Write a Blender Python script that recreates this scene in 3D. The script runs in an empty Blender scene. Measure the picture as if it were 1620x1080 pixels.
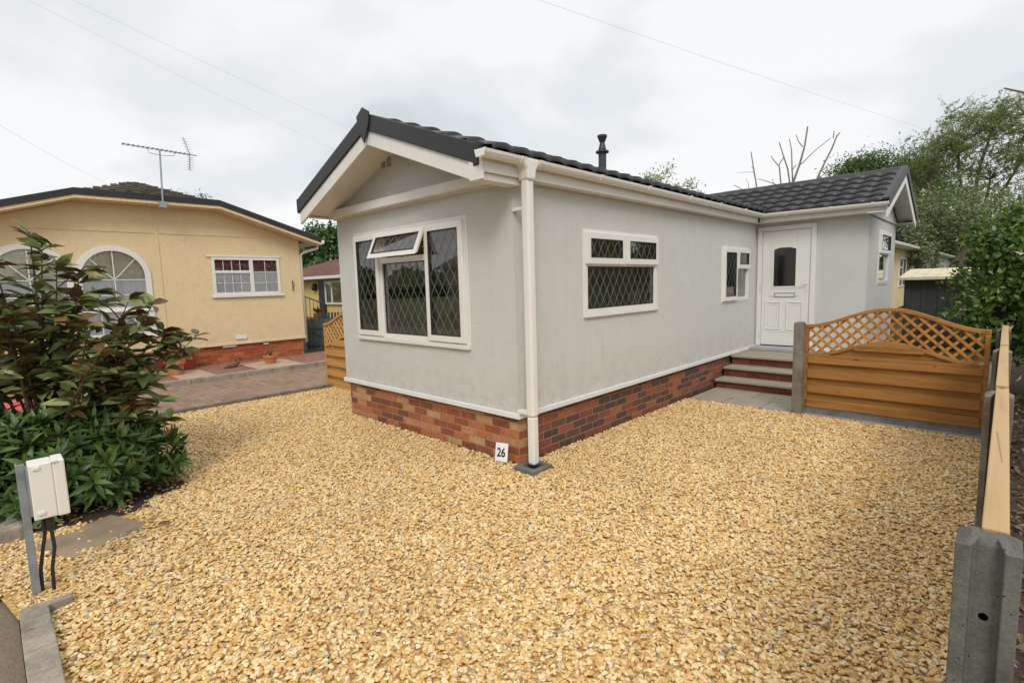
import bpy, math, random
import numpy as np
from mathutils import Vector, Matrix
rnd = random.Random(7)
C = bpy.context.scene.collection
sc = bpy.context.scene

# ------------------------------------------------------------------ camera
cam_d = bpy.data.cameras.new('camera'); cam = bpy.data.objects.new('camera', cam_d); C.objects.link(cam)
YAW, PIT, ROL = -0.76898, 0.11154, -0.02818
fw = Vector((math.sin(YAW)*math.cos(PIT), math.cos(YAW)*math.cos(PIT), -math.sin(PIT)))
x0 = Vector((math.cos(YAW), -math.sin(YAW), 0)); u0 = x0.cross(fw)
cx = x0*math.cos(ROL)+u0*math.sin(ROL); cu = -x0*math.sin(ROL)+u0*math.cos(ROL)
M = Matrix((cx, cu, -fw)).transposed().to_4x4(); M.translation = Vector((3.0187, -3.1783, 1.6))
cam.matrix_world = M
cam_d.sensor_width = 36; cam_d.lens = 36*809.436/1620; cam_d.clip_end = 2000; cam_d.clip_start = .02
sc.camera = cam

# ------------------------------------------------------------------ world + sun
sc.view_settings.view_transform = 'Standard'; sc.view_settings.look = 'None'
sc.view_settings.gamma = 1; sc.view_settings.exposure = 0.36
SUN_EL, SUN_AZ = math.radians(42), math.radians(138)      # azimuth from +Y clockwise
w = bpy.data.worlds.new('World'); sc.world = w; w.use_nodes = True
nt = w.node_tree; N = nt.nodes; Lk = nt.links; N.clear()
def nn(t, **kw):
    n = N.new(t)
    for k, v in kw.items(): setattr(n, k, v)
    return n
out = nn('ShaderNodeOutputWorld'); bg = nn('ShaderNodeBackground'); bg.inputs[1].default_value = .1
sky = nn('ShaderNodeTexSky', sky_type='NISHITA'); sky.sun_disc = False
sky.sun_elevation = SUN_EL; sky.sun_rotation = SUN_AZ; sky.air_density = 1; sky.dust_density = 2
tc = nn('ShaderNodeTexCoord'); sep = nn('ShaderNodeSeparateXYZ'); Lk.new(tc.outputs['Generated'], sep.inputs[0])
# project the view direction on a cloud deck: dir.xy / (dir.z + k)
zz = nn('ShaderNodeMath', operation='MAXIMUM'); zz.inputs[1].default_value = 0; Lk.new(sep.outputs[2], zz.inputs[0])
za = nn('ShaderNodeMath', operation='ADD'); za.inputs[1].default_value = .35; Lk.new(zz.outputs[0], za.inputs[0])
dv = nn('ShaderNodeVectorMath', operation='SCALE'); Lk.new(tc.outputs['Generated'], dv.inputs[0])
iv = nn('ShaderNodeMath', operation='DIVIDE'); iv.inputs[0].default_value = 1; Lk.new(za.outputs[0], iv.inputs[1]); Lk.new(iv.outputs[0], dv.inputs['Scale'])
no = nn('ShaderNodeTexNoise'); no.inputs['Scale'].default_value = 1.5; no.inputs['Detail'].default_value = 5; no.inputs['Roughness'].default_value = .48; no.inputs['Distortion'].default_value = .25
Lk.new(dv.outputs[0], no.inputs['Vector'])
cr = nn('ShaderNodeValToRGB'); cr.color_ramp.interpolation = 'EASE'
cr.color_ramp.elements[0].position = .30; cr.color_ramp.elements[0].color = (.66, .715, .73, 1)
cr.color_ramp.elements[1].position = .58; cr.color_ramp.elements[1].color = (.97, .972, .975, 1)
e = cr.color_ramp.elements.new(.43); e.color = (.81, .845, .86, 1)
Lk.new(no.outputs['Fac'], cr.inputs[0])
# overcast skies are brighter towards the zenith
zm = nn('ShaderNodeMapRange'); zm.inputs['From Min'].default_value = .45; zm.inputs['From Max'].default_value = 1; zm.inputs['To Min'].default_value = 7.9; zm.inputs['To Max'].default_value = 12.5
Lk.new(sep.outputs[2], zm.inputs['Value'])
sc_ = nn('ShaderNodeVectorMath', operation='SCALE'); Lk.new(cr.outputs[0], sc_.inputs[0]); Lk.new(zm.outputs[0], sc_.inputs['Scale'])
mx = nn('ShaderNodeMix', data_type='RGBA'); mx.inputs[0].default_value = .94
Lk.new(sky.outputs[0], mx.inputs[6]); Lk.new(sc_.outputs[0], mx.inputs[7]); Lk.new(mx.outputs[2], bg.inputs[0]); Lk.new(bg.outputs[0], out.inputs[0])
sl = bpy.data.lights.new('sun', 'SUN'); sl.energy = 1.35; sl.angle = math.radians(22); sl.color = (1, .95, .87)
so = bpy.data.objects.new('sun', sl); C.objects.link(so); so.location = (0, -10, 20)
sd = Vector((math.sin(SUN_AZ)*math.cos(SUN_EL), math.cos(SUN_AZ)*math.cos(SUN_EL), math.sin(SUN_EL)))
so.rotation_euler = sd.to_track_quat('Z', 'Y').to_euler()

# ------------------------------------------------------------------ helpers
class MB:
    def __init__(s): s.v = []; s.f = []; s.p = []
    def add(s, vs, fs):
        b = len(s.v); s.p.append((b, len(s.f))); s.v += [tuple(v) for v in vs]; s.f += [tuple(b+i for i in f) for f in fs]; return s
    def box(s, x0, x1, y0, y1, z0, z1):
        return s.add([(x0,y0,z0),(x1,y0,z0),(x1,y1,z0),(x0,y1,z0),(x0,y0,z1),(x1,y0,z1),(x1,y1,z1),(x0,y1,z1)],
              [(0,3,2,1),(4,5,6,7),(0,1,5,4),(1,2,6,5),(2,3,7,6),(3,0,4,7)])
    def prism(s, poly, fa, fb):
        """poly: list of 2D points; fa/fb map a 2D point to 3D for the two caps"""
        n = len(poly); vs = [fa(*p) for p in poly]+[fb(*p) for p in poly]
        fs = [tuple(range(n))[::-1], tuple(range(n, 2*n))]+[(i, (i+1) % n, n+(i+1) % n, n+i) for i in range(n)]
        return s.add(vs, fs)
    def bar(s, a, b, w, h, up=(0,0,1)):
        a = Vector(a); b = Vector(b); d = (b-a).normalized(); up = Vector(up)
        sx = d.cross(up)
        if sx.length < 1e-4: sx = d.cross(Vector((1,0,0)))
        sx.normalize(); uz = sx.cross(d)
        vs = [p+sx*i*w/2+uz*j*h/2 for p in (a, b) for i, j in ((-1,-1),(1,-1),(1,1),(-1,1))]
        return s.add(vs, [(0,1,2,3),(7,6,5,4),(0,4,5,1),(1,5,6,2),(2,6,7,3),(3,7,4,0)])
    def tube(s, pts, r, n=10, cap=True):
        pts = [Vector(p) for p in pts]; k = len(pts)
        rr = r if isinstance(r, (list, tuple)) else [r]*k
        rings = []; px = None
        for i, p in enumerate(pts):
            d = (pts[min(i+1, k-1)]-pts[max(i-1, 0)])
            if d.length < 1e-9: d = Vector((0,0,1))
            d.normalize()
            if px is None: px = d.cross(Vector((0,0,1)) if abs(d.z) < .95 else Vector((1,0,0)))
            px = (px-d*px.dot(d)).normalized(); py = d.cross(px)
            rings.append([p+(px*math.cos(a)+py*math.sin(a))*rr[i] for a in [2*math.pi*j/n for j in range(n)]])
        vs = [v for ring in rings for v in ring]; fs = []
        for i in range(k-1):
            for j in range(n): fs.append((i*n+j, i*n+(j+1) % n, (i+1)*n+(j+1) % n, (i+1)*n+j))
        if cap: fs += [tuple(range(n))[::-1], tuple(range((k-1)*n, k*n))]
        return s.add(vs, fs)
    def lathe(s, c, prof, n=24):
        vs = []; fs = []
        for r, z in prof: vs += [(c[0]+r*math.cos(2*math.pi*j/n), c[1]+r*math.sin(2*math.pi*j/n), c[2]+z) for j in range(n)]
        for i in range(len(prof)-1):
            for j in range(n): fs.append((i*n+j, i*n+(j+1) % n, (i+1)*n+(j+1) % n, (i+1)*n+j))
        fs += [tuple(range(n))[::-1], tuple(range((len(prof)-1)*n, len(prof)*n))]
        return s.add(vs, fs)
    def each(s, name, mat, parent, bevel=0, smooth=False):
        """one object for every shape added"""
        r = []
        for i, (v0, f0) in enumerate(s.p):
            v1, f1 = s.p[i+1] if i+1 < len(s.p) else (len(s.v), len(s.f)); q = MB(); q.v = s.v[v0:v1]; q.f = [tuple(k-v0 for k in f) for f in s.f[f0:f1]]; r.append(q.build(name, mat, parent, bevel, smooth))
        return r
    def build(s, name, mat, parent=None, bevel=0, smooth=False, label=None):
        o0 = Vector((0,0,0))
        if parent is not None: o0 = Vector(parent['_org']) if '_org' in parent else Vector(parent.location)
        me = bpy.data.meshes.new(name); me.from_pydata([tuple(Vector(v)-o0) for v in s.v], [], s.f); me.update()
        return link(name, me, mat, parent, o0, bevel, smooth, label)
def link(name, me, mat, parent, o0, bevel=0, smooth=False, label=None):
    o = bpy.data.objects.new(name, me); C.objects.link(o)
    if mat: me.materials.append(mat)
    if parent is not None: o.parent = parent; o['_org'] = list(o0)
    if smooth:
        for p in me.polygons: p.use_smooth = True
    if bevel:
        b = o.modifiers.new('b', 'BEVEL'); b.width = bevel; b.segments = 2; b.limit_method = 'ANGLE'; b.angle_limit = math.radians(40)
    if label: o['label'] = label
    return o
def thing(name, label, cat, loc, group=None):
    o = bpy.data.objects.new(name, None); C.objects.link(o); o.location = loc; o.empty_display_size = .1
    o['label'] = label; o['category'] = cat
    if group: o['group'] = group
    return o
def tag(o, label, cat, group=None):
    o['label'] = label; o['category'] = cat
    if group: o['group'] = group
    return o
def struct(o): o['kind'] = 'structure'; return o
def npmesh(name, V, F, n):
    """V (k,3) array, F (m,n) array of n-gons"""
    me = bpy.data.meshes.new(name); me.vertices.add(len(V)); me.vertices.foreach_set('co', np.asarray(V, np.float32).ravel())
    m = len(F); me.loops.add(m*n); me.loops.foreach_set('vertex_index', np.asarray(F, np.int32).ravel())
    me.polygons.add(m); me.polygons.foreach_set('loop_start', np.arange(0, m*n, n, dtype=np.int32))
    me.update(calc_edges=True); me.validate(); return me

# ------------------------------------------------------------------ materials
class Mat:
    def __init__(s, name):
        s.m = bpy.data.materials.new(name); s.m.use_nodes = True; s.t = s.m.node_tree; s.b = s.t.nodes['Principled BSDF']
        s.pos = s.n('ShaderNodeNewGeometry')
    def n(s, t, **kw):
        n = s.t.nodes.new(t)
        for k, v in kw.items():
            if isinstance(k, str) and hasattr(n, k): setattr(n, k, v)
        return n
    def l(s, a, b): s.t.links.new(a, b)
    def noise(s, scale, detail=4, rough=.55, vec=None, stretch=None):
        n = s.n('ShaderNodeTexNoise'); n.inputs['Scale'].default_value = scale; n.inputs['Detail'].default_value = detail; n.inputs['Roughness'].default_value = rough
        v = vec or s.pos.outputs['Position']
        if stretch:
            mp = s.n('ShaderNodeMapping'); mp.inputs['Scale'].default_value = stretch; s.l(v, mp.inputs[0]); v = mp.outputs[0]
        s.l(v, n.inputs['Vector']); return n.outputs['Fac']
    def ramp(s, fac, stops, const=False):
        r = s.n('ShaderNodeValToRGB'); r.color_ramp.interpolation = 'CONSTANT' if const else 'LINEAR'
        el = r.color_ramp.elements
        while len(el) < len(stops): el.new(.5)
        for e, (p, c) in zip(el, stops): e.position = p; e.color = (*c, 1)
        s.l(fac, r.inputs[0]); return r.outputs[0]
    def mix(s, fac, a, b, mode='MIX'):
        m = s.n('ShaderNodeMix', data_type='RGBA', blend_type=mode)
        for i, v in ((0, fac), (6, a), (7, b)):
            if isinstance(v, (int, float)): m.inputs[i].default_value = v
            elif isinstance(v, tuple): m.inputs[i].default_value = (*v, 1)
            else: s.l(v, m.inputs[i])
        return m.outputs[2]
    def bump(s, h, strength=.3, dist=.01):
        b = s.n('ShaderNodeBump'); b.inputs['Strength'].default_value = strength; b.inputs['Distance'].default_value = dist
        s.l(h, b.inputs['Height']); s.l(b.outputs[0], s.b.inputs['Normal']); return s
    def col(s, c):
        if isinstance(c, tuple): s.b.inputs['Base Color'].default_value = (*c, 1)
        else: s.l(c, s.b.inputs['Base Color'])
        return s
    def rough(s, r, spec=.5, metal=0): s.b.inputs['Roughness'].default_value = r; s.b.inputs['Specular IOR Level'].default_value = spec; s.b.inputs['Metallic'].default_value = metal; return s
def sc3(c, k): return tuple(x*k for x in c)
def plain(name, c, rough=.5, var=.12, scale=3, bscale=60, bump=.15, dist=.002, spec=.5, metal=0, stretch=None):
    m = Mat(name); f = m.noise(scale, 6, .6, stretch=stretch)
    m.col(m.ramp(f, [(.3, sc3(c, 1-var)), (.7, sc3(c, 1+var*.6))])).rough(rough, spec, metal)
    if bump: m.bump(m.noise(bscale, 3), bump, dist)
    return m.m
def brick(name, stops, mortar, axis='xy', bw=.225, rh=.075):
    m = Mat(name); sp = m.n('ShaderNodeSeparateXYZ'); m.l(m.pos.outputs['Position'], sp.inputs[0])
    ad = m.n('ShaderNodeMath', operation='ADD'); m.l(sp.outputs[0], ad.inputs[0]); m.l(sp.outputs[1], ad.inputs[1])
    cb = m.n('ShaderNodeCombineXYZ'); m.l(ad.outputs[0], cb.inputs[0]); m.l(sp.outputs[2], cb.inputs[1])
    wn = m.n('ShaderNodeTexNoise'); wn.inputs['Scale'].default_value = 14; m.l(m.pos.outputs['Position'], wn.inputs['Vector'])
    wv = m.n('ShaderNodeVectorMath', operation='SCALE'); wv.inputs['Scale'].default_value = .008; m.l(wn.outputs['Color'], wv.inputs[0])
    av = m.n('ShaderNodeVectorMath', operation='ADD'); m.l(cb.outputs[0], av.inputs[0]); m.l(wv.outputs[0], av.inputs[1])
    bt = m.n('ShaderNodeTexBrick'); bt.inputs['Scale'].default_value = 1; bt.inputs['Brick Width'].default_value = bw; bt.inputs['Row Height'].default_value = rh
    bt.inputs['Mortar Size'].default_value = .0055; bt.inputs['Mortar Smooth'].default_value = .3
    bt.inputs['Color1'].default_value = (0,0,0,1); bt.inputs['Color2'].default_value = (1,1,1,1)
    m.l(av.outputs[0], bt.inputs['Vector'])
    c = m.ramp(bt.outputs['Color'], stops, True)
    f = m.noise(26, 6, .7)
    c = m.mix(.75, c, m.ramp(f, [(.3, (.45,.42,.42)), (.7, (1.0,1.0,1.0))]), 'MULTIPLY')
    mo = m.mix(m.noise(9), sc3(mortar, .7), mortar)
    m.col(m.mix(bt.outputs['Fac'], c, mo)).rough(.85, .3)
    inv = m.n('ShaderNodeMath', operation='SUBTRACT'); inv.inputs[0].default_value = 1; m.l(bt.outputs['Fac'], inv.inputs[1])
    h = m.n('ShaderNodeMath', operation='MULTIPLY_ADD'); m.l(m.noise(120, 3), h.inputs[0]); h.inputs[1].default_value = .35; m.l(inv.outputs[0], h.inputs[2])
    m.bump(h.outputs[0], .6, .006); return m.m
def render_wall(name, c, scale=170):
    m = Mat(name)
    f = m.noise(1.3, 6, .65); f2 = m.noise(5, 5, .6, stretch=(1.2, 1.2, .8))
    a = m.mix(f, sc3(c, .95), sc3(c, 1.03)); a = m.mix(.5, a, m.ramp(f2, [(.35, (.93,.93,.92)), (.6, (1,1,1))]), 'MULTIPLY')
    sp = m.n('ShaderNodeSeparateXYZ'); m.l(m.pos.outputs['Position'], sp.inputs[0])
    v = m.n('ShaderNodeTexVoronoi'); v.inputs['Scale'].default_value = scale; m.l(m.pos.outputs['Position'], v.inputs['Vector'])
    a = m.mix(.5, a, m.ramp(v.outputs['Distance'], [(.1, (1.03,1.03,1.03)), (.8, (.88,.88,.87))]), 'MULTIPLY')
    # sparse grubby spots
    v2 = m.n('ShaderNodeTexVoronoi'); v2.inputs['Scale'].default_value = 2.6; m.l(m.pos.outputs['Position'], v2.inputs['Vector'])
    a = m.mix(m.ramp(v2.outputs['Distance'], [(.0, (1,1,1)), (.028, (0,0,0))]), a, (.3,.27,.24))
    dz = m.n('ShaderNodeMapRange'); dz.inputs['From Min'].default_value = .44; dz.inputs['From Max'].default_value = .95; dz.inputs['To Min'].default_value = .42; dz.inputs['To Max'].default_value = 0; m.l(sp.outputs[2], dz.inputs['Value'])
    dm = m.n('ShaderNodeMath', operation='MULTIPLY'); m.l(dz.outputs[0], dm.inputs[0]); m.l(m.ramp(m.noise(7, 7, .75), [(.4, (0,0,0)), (.7, (1,1,1))]), dm.inputs[1])
    a = m.mix(dm.outputs[0], a, (.40,.34,.25))
    stn = m.noise(1.0, 6, .7, stretch=(9, 9, .5)); a = m.mix(m.ramp(stn, [(.58, (0,0,0)), (.8, (.35,.35,.35))]), a, (.50,.48,.43))
    m.col(a).rough(.9, .2)
    inv = m.n('ShaderNodeMath', operation='MULTIPLY_ADD'); m.l(v.outputs['Distance'], inv.inputs[0]); inv.inputs[1].default_value = -1.2; m.l(m.noise(90, 4, .7), inv.inputs[2])
    m.bump(inv.outputs[0], .8, .008); return m.m
def wood(name, c, dark, axis='x', rough=.6, gs=1.0, island=True):
    m = Mat(name)
    st = {'x': (1.2, 22, 22), 'y': (22, 1.2, 22), 'z': (22, 22, 1.2)}[axis]
    g = m.noise(1.6*gs, 5, .6, stretch=st)
    a = m.ramp(g, [(.25, dark), (.5, c), (.75, sc3(c, 1.12))])
    st2 = {'x': (.8, 2.2, 2.2), 'y': (2.2, .8, 2.2), 'z': (2.2, 2.2, .8)}[axis]
    vv = m.n('ShaderNodeMapping'); vv.inputs['Scale'].default_value = tuple(q*2.6 for q in st2); m.l(m.pos.outputs['Position'], vv.inputs[0])
    k = m.n('ShaderNodeTexVoronoi'); k.inputs['Scale'].default_value = 1.2; m.l(vv.outputs[0], k.inputs['Vector'])
    a = m.mix(m.ramp(k.outputs['Distance'], [(.03, (.85,.85,.85)), (.11, (0,0,0))]), a, sc3(dark, .45))
    if island: a = m.mix(1, a, m.ramp(m.pos.outputs['Random Per Island'], [(0, (.76,.74,.72)), (.5, (.95,.95,.95)), (1, (1.08,1.08,1.08))]), 'MULTIPLY')
    m.col(a).rough(rough, .35); m.bump(g, .25, .003); return m.m
def leafmat(name, stops, rough=.45, trans=.25, back=None):
    m = Mat(name); a = m.ramp(m.pos.outputs['Random Per Island'], stops)
    a = m.mix(.5, a, m.ramp(m.noise(2.2, 3), [(.35, (.6,.62,.55)), (.65, (1.15,1.15,1.1))]), 'MULTIPLY')
    if back: a = m.mix(m.pos.outputs['Backfacing'], a, m.ramp(m.pos.outputs['Random Per Island'], back))
    m.col(a).rough(rough, .4)
    tr = m.n('ShaderNodeBsdfTranslucent'); m.l(a, tr.inputs[0]); mxs = m.n('ShaderNodeMixShader'); mxs.inputs[0].default_value = trans
    o = m.t.nodes['Material Output']; m.l(m.b.outputs[0], mxs.inputs[1]); m.l(tr.outputs[0], mxs.inputs[2]); m.l(mxs.outputs[0], o.inputs[0])
    return m.m
def glassmat(name, tint=(.9,.93,.92), mirror=.0, rough=0.0):
    m = Mat(name); m.t.nodes.remove(m.b)
    tr = m.n('ShaderNodeBsdfTransparent'); tr.inputs[0].default_value = (*tint, 1)
    gl = m.n('ShaderNodeBsdfGlossy'); gl.inputs['Roughness'].default_value = rough; gl.inputs[0].default_value = (1,1,1,1)
    fr = m.n('ShaderNodeFresnel'); fr.inputs[0].default_value = 1.5
    ad = m.n('ShaderNodeMath', operation='MULTIPLY_ADD'); m.l(fr.outputs[0], ad.inputs[0]); ad.inputs[1].default_value = 1.4; ad.inputs[2].default_value = mirror; ad.use_clamp = True
    mx_ = m.n('ShaderNodeMixShader'); m.l(ad.outputs[0], mx_.inputs[0]); m.l(tr.outputs[0], mx_.inputs[1]); m.l(gl.outputs[0], mx_.inputs[2])
    m.l(mx_.outputs[0], m.t.nodes['Material Output'].inputs[0]); return m.m

M_wall = render_wall('grey masonry paint', (.73,.73,.70))
M_yel = render_wall('cream masonry paint', (.80,.64,.39), 60)
M_cream = render_wall('far cream paint', (.75,.6,.36), 60)
M_white = plain('white upvc', (.74,.72,.68), .3, .05, 2, 30, .05, .001)
M_white2 = plain('white painted board', (.72,.70,.66), .45, .07, 3, 40, .1, .002)
M_trim = plain('pale grey painted trim', (.70,.71,.71), .6, .06, 5, 60, .2, .002)
M_door = plain('door white upvc', (.72,.72,.69), .3, .04, 2, 30, .04, .001)
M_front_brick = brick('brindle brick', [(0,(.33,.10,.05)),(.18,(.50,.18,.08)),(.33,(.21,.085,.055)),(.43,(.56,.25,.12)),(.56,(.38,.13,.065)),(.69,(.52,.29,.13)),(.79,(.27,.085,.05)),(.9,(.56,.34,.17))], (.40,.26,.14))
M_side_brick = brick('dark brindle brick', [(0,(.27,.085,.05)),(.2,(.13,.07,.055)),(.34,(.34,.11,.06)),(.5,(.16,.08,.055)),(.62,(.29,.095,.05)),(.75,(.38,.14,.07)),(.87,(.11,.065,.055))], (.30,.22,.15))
M_yel_brick = brick('orange brick', [(0,(.42,.10,.04)),(.3,(.50,.14,.055)),(.6,(.36,.08,.035)),(.8,(.55,.19,.08))], (.34,.16,.09))
M_riser = brick('red step brick', [(0,(.17,.045,.03)),(.3,(.21,.06,.035)),(.6,(.14,.035,.025)),(.8,(.25,.075,.045))], (.17,.12,.085))
def tilemat(name, a, b):
    m = Mat(name); c = m.ramp(m.noise(1.7, 6, .7), [(.3, a), (.7, b)]); c = m.mix(.35, c, m.ramp(m.noise(60, 3), [(.3, (.5,.5,.5)), (.7, (1.3,1.3,1.3))]), 'MULTIPLY')
    m.col(c).rough(.38, .5); m.bump(m.noise(300, 2), .25, .002); return m.m
M_tile = tilemat('charcoal roof tile', (.014,.013,.015), (.036,.034,.037))
M_verge = plain('black dry verge', (.02,.019,.021), .5, .2, 4, 30, .15, .003)
M_ytile = tilemat('mossy brown tile', (.06,.055,.035), (.16,.14,.10))
M_btile = brick('red brown tile', [(0,(.16,.065,.045)),(.4,(.20,.08,.055)),(.7,(.13,.055,.04))], (.06,.03,.025), rh=.12)
M_glass = glassmat('window glass', (.86,.89,.88), .05)
M_frost = glassmat('obscured glass', (.55,.58,.58), .12, .28)
M_lead = plain('lead strip', (.20,.195,.18), .5, .1, 3, 50, 0)
M_dark = plain('dark rubber gasket', (.03,.03,.03), .6, .1, 3, 50, 0)
M_room = plain('room wall paint', (.70,.66,.56), .9, .05, 1, 20, 0)
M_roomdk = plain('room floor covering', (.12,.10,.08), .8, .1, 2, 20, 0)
M_unit = plain('cream kitchen door', (.85,.80,.50), .5, .04, 1, 20, 0)
M_net = plain('net curtain', (.88,.89,.93), .9, .08, 3, 200, .2, .002)
M_curt = plain('beige curtain', (.74,.70,.54), .9, .1, 5, 100, .2, .002)
M_check = brick('red check blind', [(0,(.28,.03,.04)),(.5,(.12,.03,.04)),(.8,(.5,.3,.28))], (.4,.1,.1), bw=.06, rh=.05)
M_wood = wood('orange stained timber', (.39,.185,.048), (.19,.078,.02), 'x')
M_woodl = wood('honey timber', (.56,.30,.09), (.36,.16,.035), 'x')
M_slat = wood('orange stained slat', (.46,.205,.045), (.28,.10,.018), 'z')
M_cap = wood('new pale timber', (.47,.31,.15), (.36,.21,.085), 'y', gs=.5, island=False)
def concmat(name, c, spots=.5):
    m = Mat(name); a = m.ramp(m.noise(5, 8, .75), [(.32, sc3(c, .5)), (.66, sc3(c, 1.2))])
    v = m.n('ShaderNodeTexVoronoi'); v.inputs['Scale'].default_value = 48; m.l(m.pos.outputs['Position'], v.inputs['Vector'])
    wn = m.noise(40, 1)
    pit = m.ramp(v.outputs['Distance'], [(.06, (1,1,1)), (.15, (0,0,0))])
    a = m.mix(.7, a, m.ramp(m.noise(150, 3), [(.3, (.7,.7,.7)), (.7, (1.12,1.12,1.12))]), 'MULTIPLY')
    mm = m.n('ShaderNodeMath', operation='GREATER_THAN'); m.l(wn, mm.inputs[0]); mm.inputs[1].default_value = spots
    p2 = m.mix(1, pit, mm.outputs[0], 'MULTIPLY')
    a = m.mix(p2, a, sc3(c, .22)); m.col(a).rough(.9, .2)
    h = m.mix(p2, m.noise(200, 4), (-.6,-.6,-.6)); m.bump(h, .45, .004); return m.m
M_conc = concmat('post concrete', (.155,.152,.132), .50)
M_concd = concmat('weathered post concrete', (.22,.195,.16), .62)
M_gboard = concmat('gravel board concrete', (.21,.21,.21), .65)
M_kerb = concmat('kerb concrete', (.36,.31,.25), .7)
M_galv = plain('galvanised steel', (.34,.37,.40), .45, .25, 14, 60, .15, .002, .5, .55)
M_box = plain('pale grey plastic', (.76,.73,.66), .42, .04, 4, 60, .05, .001)
M_black = plain('black plastic', (.02,.02,.02), .5, .2, 5, 60, .1)
M_terra = plain('terracotta', (.48,.17,.075), .8, .2, 8, 60, .3, .003)
M_maroon = plain('dark red glazed planter', (.16,.02,.02), .4, .15, 4, 60, .1)
M_teal = wood('grey green painted timber', (.10,.15,.15), (.06,.095,.095), 'z')
M_alu = plain('aerial aluminium', (.35,.34,.33), .4, .2, 10, 60, 0, metal=.6)
M_bark = plain('bark', (.13,.10,.075), .9, .35, 6, 30, .6, .02, stretch=(1,1,.3))
M_barkp = plain('pale bark', (.24,.19,.15), .9, .3, 6, 30, .6, .02, stretch=(1,1,.3))
M_stem = plain('brown stem', (.11,.065,.035), .8, .3, 12, 60, .4, .004)
M_red = plain('red glossy plastic', (.62,.035,.03), .3, .08, 2, 20, 0)
M_shed = plain('dark green grey sheet', (.05,.055,.047), .6, .2, 2, 20, .1)
M_shedroof = plain('pale shed roof sheet', (.62,.55,.38), .6, .25, 6, 30, .2)
M_clad = brick('white cladding', [(0,(.60,.58,.57)),(.5,(.66,.64,.63))], (.42,.40,.40), bw=4, rh=.12)
M_cable = plain('grey cable', (.8,.81,.82), .6, .1, 3, 20, 0)

# ------------------------------------------------------------------ ground
def sheet(name, poly, z, mat):
    m = MB(); m.add([(x, y, z) for x, y in poly], [tuple(range(len(poly)))]); return struct(m.build(name, mat))
m = Mat('earth and grass'); m.col(m.ramp(m.noise(.8, 8, .7), [(.35, (.05,.07,.025)), (.65, (.11,.10,.06))])).rough(.95, .1); m.bump(m.noise(20, 5), .6, .05); M_ground = m.m
sheet('ground', [(-400,-400),(400,-400),(400,400),(-400,400)], -.03, M_ground)
m = Mat('asphalt'); m.col(m.ramp(m.noise(120, 4, .8), [(.3, (.12,.09,.06)), (.7, (.28,.22,.16))])).rough(.9, .25); m.bump(m.noise(220, 3), .6, .008); M_asph = m.m
sheet('road', [(-40,-9),(20,-9),(20,-3.20),(-40,-3.20)], -.022, M_asph)
# block paved drive beside the cream home
m = Mat('block paving'); bt = m.n('ShaderNodeTexBrick'); bt.inputs['Scale'].default_value = 1; bt.inputs['Brick Width'].default_value = .2; bt.inputs['Row Height'].default_value = .1; bt.inputs['Mortar Size'].default_value = .004
bt.inputs['Color1'].default_value = (0,0,0,1); bt.inputs['Color2'].default_value = (1,1,1,1); m.l(m.pos.outputs['Position'], bt.inputs['Vector'])
c = m.ramp(bt.outputs['Color'], [(0, (.27,.18,.125)), (.5, (.33,.225,.155)), (1, (.23,.155,.115))]); c = m.mix(.6, c, m.ramp(m.noise(1.1, 6, .7), [(.3, (.6,.6,.62)), (.7, (1.15,1.1,1.05))]), 'MULTIPLY')
m.col(m.mix(bt.outputs['Fac'], c, (.15,.11,.085))).rough(.9, .2); m.bump(m.noise(100, 4), .4, .005); M_block = m.m
sheet('drive', [(-7.42,-3.2),(-4.9,-3.2),(-4.9,12),(-7.42,12)], -.014, M_block)
m = Mat('red chippings'); v = m.n('ShaderNodeTexVoronoi'); v.inputs['Scale'].default_value = 45; m.l(m.pos.outputs['Position'], v.inputs['Vector'])
c = m.ramp(v.outputs['Color'], [(0, (.18,.075,.055)), (.5, (.29,.14,.10)), (1, (.40,.26,.20))]); m.col(c).rough(.9, .2); m.bump(v.outputs['Distance'], .9, .02); M_chip = m.m
sheet('red_chippings_bed', [(-9.62,-8),(-7.5,-8),(-7.5,12),(-9.62,12)], .012, M_chip)
m = Mat('pale path slab'); m.col(m.ramp(m.noise(3, 6, .7), [(.3, (.34,.24,.16)), (.7, (.50,.38,.27))])).rough(.9, .2); m.bump(m.noise(80), .3, .004); M_slabp = m.m
st = MB(); st.box(-8.95,-7.6,.62,1.55,.014,.035); st.box(-8.9,-7.7,-.75,-.15,.014,.032); struct(st.build('stepping_slabs', M_slabp, bevel=.006))
# kerbs
def kerb_run(name, segs, mat, bev=.008):
    k = MB()
    for s in segs: k.box(*s)
    return struct(k.build(name, mat, bevel=bev))
kerb_run('drive_kerb_far', [(-7.55,-7.42, -8+i*.915, -8+i*.915+.905, -.02, .075) for i in range(20)], M_kerb)
kerb_run('drive_kerb_near', [(-4.93,-4.85, -3.1+i*.915, -3.1+i*.915+.905, -.02, .06) for i in range(6)], M_concd)
kerb_run('front_kerb', [(-.40+i*.2+.0015, -.40+(i+1)*.2-.0015, -3.195+rnd.uniform(-.002,.002), -3.085+rnd.uniform(-.002,.002), -.05, .052+rnd.uniform(-.003,.003)) for i in range(9)], M_kerb, .005)
kerb_run('front_kerb_return', [(-.455,-.405,-3.19,-2.99,-.05,.05)], M_kerb, .005)
kerb_run('side_kerb', [(-2.5,-1.62,-3.42,-3.12,-.05,.10), (-3.42,-2.51,-3.42,-3.12,-.05,.10)], M_kerb, .02)

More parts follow.
